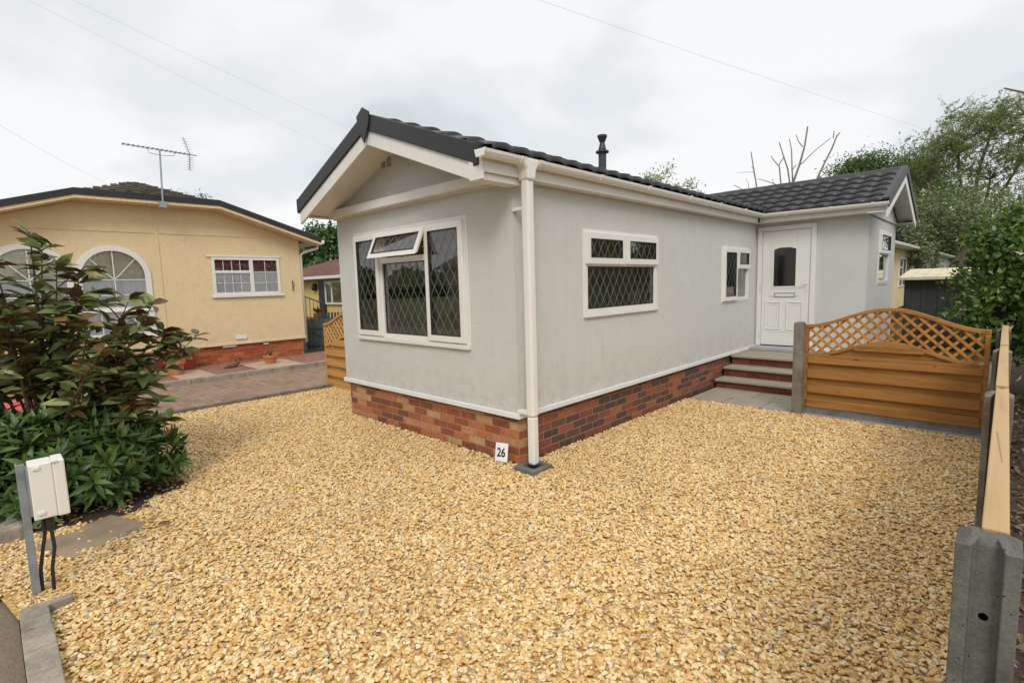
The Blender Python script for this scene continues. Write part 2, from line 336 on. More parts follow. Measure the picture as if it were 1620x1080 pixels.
# gravel bed sheet and stones
m = Mat('gravel bed'); v = m.n('ShaderNodeTexVoronoi'); v.inputs['Scale'].default_value = 42; m.l(m.pos.outputs['Position'], v.inputs['Vector'])
m.col(m.ramp(v.outputs['Color'], [(0, (.42,.25,.09)), (.5, (.60,.38,.15)), (1, (.70,.50,.24))])).rough(.9, .2); m.bump(v.outputs['Distance'], 1, .02); M_gbed = m.m
gb = MB()
GR = [(-4.85,-3.03,-3.085,3.0),(-3.03,0.0,-3.085,-.0),(0.0,2.965,-3.085,3.29)]
for (a, b, c_, d) in GR: gb.add([(a,c_,0),(b,c_,0),(b,d,0),(a,d,0)], [(0,1,2,3)])
gb.add([(-1.62,-3.40,0),(-.455,-3.20,0),(-.455,-3.085,0),(-1.62,-3.085,0)], [(0,1,2,3)])
struct(gb.build('gravel_bed', M_gbed))
def gravel():
    rs = np.random.RandomState(3); camp = np.array([3.02,-3.18]); pts = []
    def dens(d): return np.clip(4500*(5.0/np.maximum(d, 1))**.25, 3000, 4500)
    for (a, b, c_, d) in GR+[(-1.62,-.46,-3.19,-3.085),(-1.62,-.78,-3.36,-3.19)]:
        n = int((b-a)*(d-c_)*4500); p = np.c_[rs.uniform(a, b, n), rs.uniform(c_, d, n)]
        dd = np.hypot(*(p-camp).T); p = p[rs.uniform(0, 4500, n) < dens(dd)]; pts.append(p)
    p = np.concatenate(pts)
    # thin out under the shrubs, over the slab, and pile none on the drain
    keep = ~((np.abs(p[:,0]-.155) < .12) & (np.abs(p[:,1]-.0) < .14))
    q = (p-np.array([-1.30,-2.80])); keep &= ~((np.abs(q[:,0]*.93+q[:,1]*.37) < .20+.03*np.sin(p[:,1]*31)) & (np.abs(-q[:,0]*.37+q[:,1]*.93) < .27+.03*np.sin(p[:,0]*37)) & (rs.uniform(size=len(p)) < .985))
    r = np.hypot((p[:,0]+2.15), (p[:,1]+2.75)); keep &= ~((r < .62+.06*np.sin(np.arctan2(p[:,1]+2.75,p[:,0]+2.15)*7)) & (rs.uniform(size=len(p)) < .93))
    keep &= ~((p[:,0] < -3.03) & (p[:,1] > .75) & (rs.uniform(size=len(p)) < .5))
    p = p[keep]; z = rs.uniform(.0, .016, len(p))
    me = bpy.data.meshes.new('gravel'); me.vertices.add(len(p)); me.vertices.foreach_set('co', np.c_[p, z].astype(np.float32).ravel()); me.update()
    o = bpy.data.objects.new('gravel', me); C.objects.link(o); o['kind'] = 'stuff'
    tag(o, 'golden yellow gravel spread over the whole front plot', 'gravel')
    m = Mat('golden gravel'); oi = m.n('ShaderNodeObjectInfo')
    c = m.ramp(oi.outputs['Random'], [(0,(.76,.50,.20)),(.14,(.86,.65,.33)),(.28,(.70,.43,.16)),(.4,(.88,.72,.43)),(.54,(.78,.54,.22)),(.66,(.62,.36,.15)),(.72,(.87,.68,.37)),(.84,(.76,.50,.25)),(.93,(.56,.48,.34)),(.955,(.76,.68,.50)),(.975,(.36,.25,.15)),(.988,(.42,.36,.30))], True)
    c = m.mix(.6, c, m.ramp(m.noise(55, 4, .7), [(.3, (.62,.58,.52)), (.7, (1.1,1.1,1.1))]), 'MULTIPLY')
    c = m.mix(.5, c, m.ramp(m.noise(.9, 4, .6), [(.35, (.74,.72,.72)), (.65, (.97,.97,.96))]), 'MULTIPLY')
    m.col(c).rough(.7, .3)
    ng = bpy.data.node_groups.new('stones', 'GeometryNodeTree'); ng.interface.new_socket('Geometry', in_out='INPUT', socket_type='NodeSocketGeometry'); ng.interface.new_socket('Geometry', in_out='OUTPUT', socket_type='NodeSocketGeometry')
    g = ng.nodes; gi = g.new('NodeGroupInput'); go = g.new('NodeGroupOutput')
    ico = g.new('GeometryNodeMeshIcoSphere'); ico.inputs['Radius'].default_value = .0112; ico.inputs['Subdivisions'].default_value = 2
    sp = g.new('GeometryNodeSetPosition'); nz = g.new('ShaderNodeTexNoise'); nz.inputs['Scale'].default_value = 62
    sb = g.new('ShaderNodeVectorMath'); sb.operation = 'SUBTRACT'; sb.inputs[1].default_value = (.5,.5,.5); ng.links.new(nz.outputs['Color'], sb.inputs[0])
    sv = g.new('ShaderNodeVectorMath'); sv.operation = 'SCALE'; sv.inputs['Scale'].default_value = .022; ng.links.new(sb.outputs[0], sv.inputs[0]); ng.links.new(sv.outputs[0], sp.inputs['Offset'])
    ng.links.new(ico.outputs[0], sp.inputs['Geometry'])
    sm = g.new('GeometryNodeSetShadeSmooth'); ng.links.new(sp.outputs[0], sm.inputs[0])
    smt = g.new('GeometryNodeSetMaterial'); smt.inputs['Material'].default_value = m.m; ng.links.new(sm.outputs[0], smt.inputs[0])
    ip = g.new('GeometryNodeInstanceOnPoints'); ng.links.new(gi.outputs[0], ip.inputs['Points']); ng.links.new(smt.outputs[0], ip.inputs['Instance'])
    r1 = g.new('FunctionNodeRandomValue'); r1.data_type = 'FLOAT_VECTOR'; r1.inputs[0].default_value = (-.35,-.35,0); r1.inputs[1].default_value = (.35,.35,6.28)
    r2 = g.new('FunctionNodeRandomValue'); r2.data_type = 'FLOAT_VECTOR'; r2.inputs[0].default_value = (.5,.42,.28); r2.inputs[1].default_value = (1.65,1.3,.72); r2.inputs['Seed'].default_value = 5
    ng.links.new(r1.outputs[0], ip.inputs['Rotation']); ng.links.new(r2.outputs[0], ip.inputs['Scale']); ng.links.new(ip.outputs[0], go.inputs[0])
    md = o.modifiers.new('stones', 'NODES'); md.node_group = ng; me.materials.append(m.m)
gravel()

# patio
def patio():
    k = MB(); xs = [.02,.46,.93,1.38,1.9,2.35,2.93]; y0 = 3.30; rows = [(3.30,3.72),(3.73,4.27),(4.28,4.9),(4.91,5.5),(5.51,6.1),(6.11,6.9),(6.91,7.7),(7.71,8.6)]
    offs = [0,.22,-.1,.15,0,.2,-.1,.1]
    for (a, b), of in zip(rows, offs):
        ed = [.02]+[x+of for x in xs[1:-1]]+[2.93]
        for i in range(len(ed)-1):
            if a > 5.6 and ed[i+1] < 1.6: continue
            k.box(ed[i]+.006, ed[i+1]-.006, a+.004, b-.004, -.02, .018+rnd.uniform(-.002,.002))
    m = Mat('patio slab'); c = m.ramp(m.pos.outputs['Random Per Island'], [(0,(.31,.28,.23)),(.5,(.36,.30,.22)),(1,(.29,.28,.26))]); c = m.mix(.6, c, m.ramp(m.noise(3, 6, .7), [(.3,(.7,.7,.7)),(.7,(1.1,1.1,1.1))]), 'MULTIPLY'); m.col(c).rough(.85,.25); m.bump(m.noise(40, 5), .3, .006)
    struct(k.build('patio', m.m, bevel=.004)); return m.m
M_patio = patio()
sheet('patio_bed', [(.0,3.29),(2.96,3.29),(2.96,9),(0,9)], .003, plain('sand jointing', (.20,.16,.11), .95, .2, 20, 60, .3))

# ------------------------------------------------------------------ window builder
class Plane:
    """a wall plane: u runs along the wall, z up, n outwards"""
    def __init__(s, o, u, n): s.o = Vector(o); s.u = Vector(u); s.n = Vector(n)
    def p(s, u, z, n=0): return s.o+s.u*u+Vector((0,0,z))+s.n*n
    def box(s, mb, u0, u1, z0, z1, n0, n1):
        P = [s.p(u, z, n) for z in (z0, z1) for (u, n) in ((u0,n0),(u1,n0),(u1,n1),(u0,n1))]
        mb.add(P, [(0,3,2,1),(4,5,6,7),(0,1,5,4),(1,2,6,5),(2,3,7,6),(3,0,4,7)] if (s.u.cross(Vector((0,0,1)))).dot(s.n) < 0 else [(0,1,2,3),(7,6,5,4),(4,5,1,0),(5,6,2,1),(6,7,3,2),(7,4,0,3)])
    def frame(s, mb, u0, u1, z0, z1, w, n0, n1):
        s.box(mb, u0, u0+w, z0, z1, n0, n1); s.box(mb, u1-w, u1, z0, z1, n0, n1)
        s.box(mb, u0+w, u1-w, z0, z0+w, n0, n1); s.box(mb, u0+w, u1-w, z1-w, z1, n0, n1)
    def quad(s, mb, u0, u1, z0, z1, n): mb.add([s.p(u0,z0,n), s.p(u1,z0,n), s.p(u1,z1,n), s.p(u0,z1,n)], [(0,1,2,3)])
    def lattice(s, mb, u0, u1, z0, z1, n, dw=.125, dh=.19, w=.0042):
        k = dh/dw
        for sg in (1, -1):
            c = -40*dh
            while c < 40*dh:
                # line z = z0 + c + sg*k*(u-u0)
                pts = []
                ua, ub = u0, u1
                za = z0+c; zb = z0+c+sg*k*(u1-u0)
                t0, t1 = 0., 1.; dz = zb-za
                for lo, q in ((z0, 1), (z1, -1)):
                    fa = q*(za-lo); fd = q*dz
                    if fd > 0: t0 = max(t0, -fa/fd)
                    else: t1 = min(t1, -fa/fd)
                if t0 < t1-1e-3:
                    a = s.p(ua+(ub-ua)*t0, za+dz*t0, n+.0012*sg); b = s.p(ua+(ub-ua)*t1, za+dz*t1, n+.0012*sg)
                    mb.bar(a, b, w, .0015, s.n)
                c += dh
def sash(pl, parent, u0, u1, z0, z1, n=.028, w=.068, glass=None, latt=True, name='sash'):
    f = MB(); pl.frame(f, u0, u1, z0, z1, w, n-.03, n+.012)
    s = f.build(name, M_white, parent, bevel=.006)
    g = MB(); pl.quad(g, u0+w, u1-w, z0+w, z1-w, n-.006); g.build('pane', glass or M_glass, s)
    k = MB(); pl.frame(k, u0+w-.004, u1-w+.004, z0+w-.004, z1-w+.004, .009, n-.012, n+.0135); k.build('gasket', M_dark, s)
    if latt: l = MB(); pl.lattice(l, u0+w, u1-w, z0+w, z1-w, n-.003); l.build('lead_lattice', M_lead, s)
    return s
# ------------------------------------------------------------------ main home
HX0, HX1, HY1, HZ0, HZ1 = -3.03, 0.0, 11.0, .435, 2.46
home = thing('mobile_home', 'pale grey rendered mobile home with charcoal tiled roof and brick skirt on the golden gravel', 'mobile home', (-1.5, 5, 0))
def wall_with_holes(pl, mb, u0, u1, z0, z1, holes, t):
    us = sorted({u0, u1, *[h[0] for h in holes], *[h[1] for h in holes]})
    for a, b in zip(us[:-1], us[1:]):
        hs = sorted([h for h in holes if h[0] <= a+1e-6 and h[1] >= b-1e-6], key=lambda h: h[2]); z = z0
        for h in hs:
            if h[2] > z: pl.box(mb, a, b, z, h[2], -t, 0)
            z = h[3]
        if z < z1: pl.box(mb, a, b, z, z1, -t, 0)
PF = Plane((0,0,0), (1,0,0), (0,-1,0)); PS = Plane((0,0,0), (0,1,0), (1,0,0)); PD = Plane((0,5.81,0), (1,0,0), (0,-1,0)); PG = Plane((1.54,0,0), (0,1,0), (1,0,0))
FW = (-2.61,-.62,1.04,2.215); W1 = (.99,2.44,1.275,2.10); W2 = (4.40,5.45,1.25,2.05); GW = (6.62,7.55,1.44,2.27)
wm = MB(); T = .07
wall_with_holes(PF, wm, HX0, HX1, HZ0, HZ1, [FW], T)
wall_with_holes(PS, wm, T, 5.81, HZ0, HZ1, [W1, W2], T)
wall_with_holes(PD, wm, .0, 1.54-T, HZ0, HZ1, [(.03,.88,.0,2.40)], T)
wall_with_holes(PG, wm, 5.81, 8.2, .3, HZ1, [GW], T)
wall_with_holes(Plane((HX0,0,0),(0,1,0),(-1,0,0)), wm, T, HY1, HZ0, HZ1, [(1.9,3.1,1.2,2.1)], T); wm.box(HX0+T, 0, HY1-T, HY1, HZ0, HZ1); wm.box(-T, 0, 8.2, HY1-T, HZ0, HZ1); wm.box(0, 1.54-T, 8.2-T, 8.2, HZ0, HZ1)
# gable triangles
wm.prism([(HX0,2.56),(0,2.56),(-1.515,3.12)], lambda a, b: (a,-.03,b), lambda a, b: (a,.04,b))
wm.prism([(5.81,2.46),(8.2,2.46),(7.0,3.04)], lambda a, b: (1.55,a,b), lambda a, b: (1.5,a,b))
wall = wm.build('wall', M_wall, home)
MB().box(-.075,.004,-.004,.0,HZ0,HZ1).build('corner_strip', M_wall, home)
# faint joint strip on the wing gable
MB().box(1.545,1.566,5.81,8.2,2.445,2.475).build('gable_joint_strip', M_wall, home, bevel=.004)
# inside
rm = MB(); rm.box(HX0+T+.01,-T-.01,T+.01,HY1-T-.01,HZ0,HZ0+.04); rm.build('floor', M_roomdk, home)
rm = MB(); rm.box(HX0+T,-T,T,HY1-T,2.40,2.44); rm.build('ceiling', M_room, home)
rm = MB(); rm.box(HX0+T+.013,-T,3.6,3.68,HZ0+.04,2.4); rm.box(HX0+T+.001,HX0+T+.012,T,1.88,HZ0+.04,2.4); rm.box(-1.3,-1.24,3.68,5.6,HZ0+.04,2.4); rm.box(-.6,1.4,8.0,8.05,HZ0,2.4); rm.each('room_wall', M_room, home)
# plinth
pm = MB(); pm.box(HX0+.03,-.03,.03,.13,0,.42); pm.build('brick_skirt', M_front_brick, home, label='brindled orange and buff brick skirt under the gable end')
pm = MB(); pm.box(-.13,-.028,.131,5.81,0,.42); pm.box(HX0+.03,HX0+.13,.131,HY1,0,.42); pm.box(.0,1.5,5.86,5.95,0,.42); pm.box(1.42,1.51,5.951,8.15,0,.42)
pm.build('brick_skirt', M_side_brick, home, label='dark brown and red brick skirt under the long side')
tm = MB()
tm.box(HX0-.025,.03,-.028,-.003,.425,.475); tm.box(.003,.028,-.003,5.81,.425,.475); tm.box(1.543,1.565,5.8,8.2,.425,.475); tm.box(.88,1.565,5.783,5.807,.425,.475)
tm.box(HX0-.025,HX0-.003,-.003,HY1,.425,.475)
tm.build('skirt_trim', M_trim, home, bevel=.006)
MB().box(HX0+.01,-.01,.01,5.8,.405,.424).build('skirt_soffit', M_dark, home)
# windows ---- front
w = MB(); u0,u1,z0,z1 = FW
PF.frame(w, u0,u1,z0,z1,.045,-.06,.012); PF.box(w,-2.115,-2.055,z0+.045,z1-.045,-.06,.0125); PF.box(w,-1.235,-1.175,z0+.045,z1-.045,-.06,.0125); PF.box(w,-2.055,-1.235,1.865,1.925,-.06,.0122)
fw_ = w.build('window_frame', M_white, home, bevel=.004)
w = MB(); PF.box(w,u0-.02,u1+.025,z0-.045,z0-.001,-.01,.035); w.build('window_sill', M_white2, fw_, bevel=.004)
w = MB(); PF.frame(w,u0-.028,u1+.03,z0-.002,z1+.028,.027,-.01,.008); w.build('window_surround', M_white2, fw_, bevel=.003)
sash(PF, fw_, -2.60,-2.075,1.05,2.205)
sash(PF, fw_, -1.215,-.63,1.05,2.205)
g = MB(); PF.quad(g,-2.055,-1.235,1.085,1.865,-.02); g.build('pane', M_glass, fw_)
g = MB(); PF.lattice(g,-2.055,-1.235,1.085,1.865,-.016); g.build('lead_lattice', M_lead, fw_)
g = MB(); PF.frame(g,-2.058,-1.232,1.082,1.868,.012,-.03,-.012); g.build('gasket', M_dark, fw_)
# open top light, hinged at its head
ang = math.radians(24)
class Tilt(Plane):
    def p(s, u, z, n=0):
        dz = z-2.205; dn = n-.028
        return s.o+s.u*u+Vector((0,0,2.205+dz*math.cos(ang)-dn*math.sin(ang)*-1*-1))+s.n*(.034+dn*math.cos(ang)-dz*math.sin(ang))
PT = Tilt((0,0,0), (1,0,0), (0,-1,0))
v = sash(PT, fw_, -2.10,-1.19,1.90,2.205, w=.058, name='top_light'); v['label'] = 'small top light standing open above the middle pane'
h = MB(); PF.box(h,-1.7,-1.6,1.925,1.94,.0,.02); h.bar(PF.p(-1.20,1.98,-.0), PF.p(-1.2,2.0,.08), .012,.004); h.bar(PF.p(-2.09,1.98,-.0), PF.p(-2.09,2.0,.08), .012,.004); h.each('window_stay', M_galv, fw_)
w = MB()
for xx in (-2.4,-1.85,-1.45,-.95): PF.box(w,xx,xx+.03,z0-.03,z0-.018,.035,.038)
w.each('drain_cap', M_trim, fw_)
PW = Plane((HX0,0,0),(0,1,0),(-1,0,0)); w = MB(); PW.frame(w,1.9,3.1,1.2,2.1,.05,-.06,.012); fw0 = w.build('window_frame', M_white, home); w = MB(); PW.quad(w,1.95,3.05,1.25,2.05,-.02); w.build('pane', M_glass, fw0)  # unseen west window, added to let daylight into the room
# ---- side window 1
w = MB(); u0,u1,z0,z1 = W1; PS.frame(w,u0,u1,z0,z1,.05,-.06,.012); PS.box(w,u0+.05,u1-.05,1.755,1.815,-.06,.0122); PS.box(w,1.69,1.75,1.815,z1-.05,-.06,.0125)
f1 = w.build('window_frame', M_white, home, bevel=.004)
w = MB(); PS.frame(w,u0-.02,u1+.02,z0-.022,z1+.018,.019,-.01,.007); w.build('window_surround', M_white2, f1, bevel=.003)
w = MB(); PS.box(w,u0-.01,u1+.01,z0-.03,z0-.001,-.01,.03); w.build('window_sill', M_white2, f1, bevel=.003)
sash(PS, f1, u0+.008,1.708,1.775,z1-.008, name='top_light'); sash(PS, f1, 1.732,u1-.008,1.775,z1-.008, name='top_light')
g = MB(); PS.quad(g,u0+.05,u1-.05,z0+.05,1.755,-.02); g.build('pane', M_glass, f1)
g = MB(); PS.lattice(g,u0+.05,u1-.05,z0+.05,1.755,-.016); g.build('lead_lattice', M_lead, f1)
g = MB(); PS.frame(g,u0+.047,u1-.047,z0+.047,1.758,.011,-.03,-.012); g.build('gasket', M_dark, f1)
# ---- side window 2
w = MB(); u0,u1,z0,z1 = W2; PS.frame(w,u0,u1,z0,z1,.05,-.06,.012); PS.box(w,4.90,4.96,z0+.05,z1-.05,-.06,.0122); PS.box(w,4.96,u1-.05,1.73,1.785,-.06,.0125)
f2 = w.build('window_frame', M_white, home, bevel=.004)
w = MB(); PS.frame(w,u0-.02,u1+.02,z0-.022,z1+.018,.019,-.01,.007); w.build('window_surround', M_white2, f2, bevel=.003)
sash(PS, f2, u0+.008,4.925,z0+.008,z1-.008); sash(PS, f2, 4.935,u1-.008,1.74,z1-.008, name='top_light', glass=M_frost, latt=False)
g = MB(); PS.quad(g,4.96,u1-.05,z0+.05,1.73,-.02); g.build('pane', M_frost, f2)
# ---- wing gable window
w = MB(); u0,u1,z0,z1 = GW; PG.frame(w,u0,u1,z0,z1,.05,-.06,.012); PG.box(w,u0+.05,u1-.05,1.905,1.965,-.06,.0122)
f3 = w.build('window_frame', M_white, home, bevel=.004)
w = MB(); PG.frame(w,u0-.02,u1+.02,z0-.022,z1+.018,.019,-.01,.007); w.build('window_surround', M_white2, f3, bevel=.003)
sash(PG, f3, u0+.008,u1-.008,1.92,z1-.008, name='top_light', latt=False, w=.06)
g = MB(); PG.quad(g,u0+.05,u1-.05,z0+.05,1.905,-.02); g.build('pane', M_glass, f3)
g = MB(); PG.box(g,u0+.06,u1-.06,z0+.06,z1-.06,-.10,-.09); g.build('blind', plain('added green blind', (.30,.36,.33), .8, .1), f3)  # added blind, blocks the bright view through this window
# ---- door
d = MB(); PD.box(d,.03,.10,.475,2.40,-.06,.03); PD.box(d,.81,.88,.475,2.40,-.06,.03); PD.box(d,.10,.81,2.33,2.40,-.06,.03)
df = d.build('door_frame', M_door, home, bevel=.005)
d = MB(); a0,a1,b0,b1 = .265,.615,1.43,2.05
for (q0,q1,r0,r1) in ((.105,a0,.49,2.325),(a1,.805,.49,2.325),(a0,a1,.49,b0),(a0,a1,b1+.09,2.325)): PD.box(d,q0,q1,r0,r1,-.03,.012)
mid = (a0+a1)/2
for s_, e_ in ((a0,a0+.10),(a1,a1-.10)):
    d.prism([(s_,b1-.01),(s_,b1+.09),(e_ if s_ < e_ else e_,b1+.09),(e_,b1+.02)], lambda a, b: PD.p(a,b,-.03), lambda a, b: PD.p(a,b,.0118))
d.prism([(a0+.10,b1+.02),(a1-.10,b1+.02),(a1-.10,b1+.09),(a0+.10,b1+.09)], lambda a, b: PD.p(a,b,-.03), lambda a, b: PD.p(a,b,.0115))
dr = d.build('door', M_door, home, bevel=.003)
d = MB(); ring = [(a0,b0),(a1,b0),(a1,b1-.01),(a1-.10,b1+.02),(a0+.10,b1+.02),(a0,b1-.01)]
for i in range(6): d.bar(PD.p(*ring[i],.014), PD.p(*ring[(i+1)%6],.014), .028,.012, PD.n)
PD.frame(d,.215,.655,1.28,1.30,.008,.01,.018)
for (q0,q1) in ((.16,.40),(.48,.72)):
    PD.frame(d,q0,q1,.74,1.20,.022,.01,.022); PD.frame(d,q0+.045,q1-.045,.785,1.155,.012,.01,.017)
PD.frame(d,.135,.775,.535,.72,.012,.01,.016)
d.build('door_moulding', M_door, dr, bevel=.004)
d = MB(); PD.quad(d,a0,a1,b0,b1+.02,-.005); d.build('pane', glassmat('door glass', (.10,.10,.09), .03, .12), dr)
d = MB(); PD.frame(d,.30,.60,1.30-.03,1.30+.04,.012,.012,.022); d.build('letterbox', plain('grey metal', (.35,.34,.32), .35, .1, 4, 30, 0, metal=.5), dr, bevel=.002)
d = MB(); PD.box(d,.31,.59,1.285,1.325,.012,.019); d.build('letterbox_flap', M_door, dr, bevel=.002)
d = MB(); PD.box(d,.745,.785,1.36,1.56,.012,.02); d.tube([PD.p(.765,1.48,.02), PD.p(.765,1.48,.06), PD.p(.69,1.48,.065)], .009, 8); d.build('door_handle', M_white, dr, bevel=.002)
d = MB()
for zz_ in (.66,1.42,2.18): d.tube([PD.p(.098,zz_-.05,.035), PD.p(.098,zz_+.05,.035)], .012, 8)
d.each('hinge', M_white2, dr)
MB().box(.03,.92,5.50,5.80,.422,.473).build('door_sill', plain('grey stone sill', (.34,.36,.38), .7, .12, 6, 60, .2), home, bevel=.006)
# ---- eaves, barge boards, soffits
OV = -.43
def zr(x): return 3.205-.38*abs(x+1.515)       # roof deck
sl_, dz_ = .36, 0
e = MB()
def slope_strip(mb, xa, xb, za, zb, y0, y1, d):       # d: thickness down
    mb.prism([(xa,za),(xb,zb),(xb,zb-d),(xa,za-d)], lambda a, b: (a,y0,b), lambda a, b: (a,y1,b))
L_, R_ = -3.09, .06
for (xe) in (L_, R_-.09): slope_strip(e, -1.515, xe, zr(-1.515)-.09, zr(xe)-.09, OV, OV+.03, .14)
e.each('barge_board', M_white2, home, bevel=.004)
e = MB()
for (xe) in (L_+.02, R_-.02): slope_strip(e, -1.515, xe, zr(-1.515)-.13, zr(xe)-.13, OV+.03, -.001, .015)
e.each('soffit', M_white2, home)
e = MB(); e.box(HX0-.02,.0,-.11,-.031,2.455,2.545); e.build('gable_beam', M_white2, home, bevel=.004)
MB().box(HX0-.02,0,-.031,-.001,2.44,2.56).build('gable_beam_back', M_white2, home)
e = MB(); e.box(.085,.11,-.424,5.52,2.455,2.60); e.box(.0,.085,-.43,5.52,2.455,2.47); e.box(L_+.001,L_+.026,-.40,HY1,2.455,2.60); e.box(L_+.027,HX0,-.40,HY1,2.455,2.47)
e.box(-.04,.112,-.445,-.425,2.40,2.585); e.box(-.04,.0845,-.424,-.001,2.40,2.454)
e.each('fascia', M_white2, home, bevel=.003)
e = MB(); e.box(.11,1.78,5.60,5.625,2.455,2.60); e.box(.0,1.78,5.625,5.81,2.455,2.47); e.box(1.5,1.78,8.375,8.4,2.455,2.6); e.box(1.5,1.78,8.2,8.375,2.455,2.47)
e.each('wing_fascia', M_white2, home, bevel=.003)
# vents in the gable
g = MB()
for xx in (-1.90,-1.79): g.box(xx,xx+.06,-.042,-.029,2.87,2.96)
g.each('gable_vent', plain('vent grey', (.30,.28,.25), .8, .1), home, bevel=.01)
# roof sheets
def tile_roof(name, mat, parent, A, B, down, courses, cw=.30, tw=.22, amp=.012, lift=.022, res=8):
    """A->B along the ridge; down: vector ridge->eave"""
    A = np.array(A, float); B = np.array(B, float); dn = np.array(down, float); Lr = np.linalg.norm(B-A); ux = (B-A)/Lr
    Ld = np.linalg.norm(dn); nrm = np.cross(ux, dn); nrm /= np.linalg.norm(nrm)
    if nrm[2] < 0: nrm = -nrm
    nu = int(Lr/tw*res)+1; us = np.linspace(0, Lr, nu); V = []; F = []
    wave = amp*np.abs(np.sin(np.pi*us/tw))**.7*1.6
    for k in range(courses):
        base = len(V)//1
        rows = [(k/courses, -.0), ((k+.5)/courses, lift*.45), ((k+1)/courses, lift), ((k+1)/courses, lift*.0-.004)]
        b = sum(len(v) for v in V)
        for (t, h) in rows:
            sag = .018*np.abs(np.sin(np.pi*us/tw)) if (t == (k+1)/courses) else 0
            P = A+np.outer(us, ux)+dn*t+np.outer(wave*(.6 if h <= 0 and t > k/courses else 1)+h, nrm)
            P = P+np.outer(np.ones(nu)*0+sag, dn/Ld)
            V.append(P)
        for r in range(3):
            i = np.arange(nu-1); q = b+r*nu
            F.append(np.c_[q+i, q+i+1, q+nu+i+1, q+nu+i])
    V = np.concatenate(V); F = np.concatenate(F)
    o0 = Vector(parent.location); me = npmesh(name, V-np.array(o0), F, 4)
    o = link(name, me, mat, parent, o0, smooth=True)
    return o
zt = .0
rf = tile_roof('roof', M_tile, home, (-1.515,OV+.03,3.215), (-1.515,HY1+.1,3.215), (1.69,0,-.600), 6, .3, .22, amp=.02, lift=.03)
rf2 = tile_roof('roof', M_tile, home, (-1.515,OV+.03,3.215), (-1.515,HY1+.1,3.215), (-1.62,0,-.61), 6, .3, .22, amp=.02, lift=.03)
wr = tile_roof('wing_roof', M_tile, home, (-1.55,7.0,3.19), (1.77,7.0,3.19), (0,-1.45,-.615), 6, .26, .22, amp=.018, lift=.042)
wr2 = tile_roof('wing_roof', M_tile, home, (-1.55,7.0,3.19), (1.77,7.0,3.19), (0,1.45,-.615), 6, .26, .22)
# black verge caps + ridges
d = MB()
for xe in (L_-.01, R_+.0):
    s_ = 1 if xe > -1 else -1
    for (y0, y1, th, up) in ((OV-.02,OV-.001,.155,.062),(OV-.001,OV+.09,.035,.062)):
        slope_strip(d, -1.515, xe, zr(-1.515)+up, zr(xe)+up, y0, y1, th)
d.build('verge_cap', M_verge, home, bevel=.006)
d = MB(); d.prism([(-1.515,3.315),(-1.40,3.25),(-1.42,3.14),(-1.515,2.985),(-1.61,3.14),(-1.63,3.25)], lambda a, b: (a,OV-.035,b), lambda a, b: (a,OV-.021,b))
d.build('apex_cap', M_verge, home, bevel=.004)
d = MB(); d.box(R_-.045,R_+.02,OV-.026,OV+.10,2.505,2.685); d.box(L_-.02,L_+.0,OV-.026,OV+.10,2.505,2.67); d.each('verge_end_cap', M_verge, home, bevel=.01)
d = MB()
n_ = 26
for i in range(n_):
    ya = OV+.0+i*.45; yb = min(ya+.46, HY1+.1); k_ = .004*(i % 2)
    if ya > HY1: break
    d.prism([(-1.515-.12,3.185+k_),(-1.515-.05,3.25+k_),(-1.515,3.27+k_),(-1.515+.05,3.25+k_),(-1.515+.12,3.185+k_)], lambda a, b: (a,ya,b), lambda a, b: (a,yb,b))
d.build('ridge', M_verge, home)
d = MB()
for i in range(8):
    xa = -1.45+i*.41; xb = min(xa+.42, 1.8); k_ = .004*(i % 2)
    d.prism([(7-.12,3.165+k_),(7-.05,3.235+k_),(7,3.25+k_),(7+.05,3.235+k_),(7+.12,3.165+k_)], lambda a, b: (xa,a,b), lambda a, b: (xb,a,b))
d.build('wing_ridge', M_verge, home)
# wing barge
def ystrip(mb, ya, yb, za, zb, x0_, x1_, d): mb.prism([(ya,za),(yb,zb),(yb,zb-d),(ya,za-d)], lambda a, b: (x0_,a,b), lambda a, b: (x1_,a,b))
def zw(y): return 3.19-.424*abs(y-7)
d = MB()
for ye in (5.54,8.46): ystrip(d, 7, ye, zw(7)-.05, zw(ye)-.05, 1.765, 1.79, .15)
d.each('wing_barge_board', M_white2, home, bevel=.004)
d = MB()
for ye in (5.56,8.44): ystrip(d, 7, ye, zw(7)-.12, zw(ye)-.12, 1.551, 1.765, .015)
d.each('wing_soffit', M_white2, home)
d = MB()
for ye in (5.50,8.50):
    ystrip(d, 7, ye, zw(7)+.075, zw(ye)+.075, 1.791, 1.81, .13); ystrip(d, 7, ye, zw(7)+.075, zw(ye)+.075, 1.72, 1.791, .03)
d.build('wing_verge_cap', M_verge, home, bevel=.006)
# gutters (real channels) + brackets + downpipe
def gutter(mb, a, b, side, r=.055):
    a = Vector(a); b = Vector(b); s = Vector(side); dd = (b-a).normalized()
    prof = []
    for t in range(9):
        th = math.pi*t/8; prof.append((math.cos(th)*r, -math.sin(th)*r*1.05))
    prof = prof+[(x*.88, z*.88+0.0) for x, z in prof[::-1]]
    n = len(prof); vs = [a+s*x+Vector((0,0,z)) for x, z in prof]+[b+s*x+Vector((0,0,z)) for x, z in prof]
    fs = [(i, (i+1) % n, n+(i+1) % n, n+i) for i in range(n)]+[tuple(range(n)), tuple(range(n, 2*n))]
    mb.add(vs, fs)
d = MB(); gutter(d, (.155,-.50,2.60), (.155,5.50,2.585), (1,0,0)); gu = d.build('gutter', M_white, home)
d = MB()
for yy in (-.10,.12,1.0,1.9,2.9,3.8,4.7): gutter(d, (.155,yy,2.599), (.155,yy+.05,2.599), (1,0,0), .062)
gutter(d, (.155,-.505,2.601),(.155,-.49,2.601),(1,0,0),.058); d.box(.108,.202,-.508,-.5,2.545,2.60)
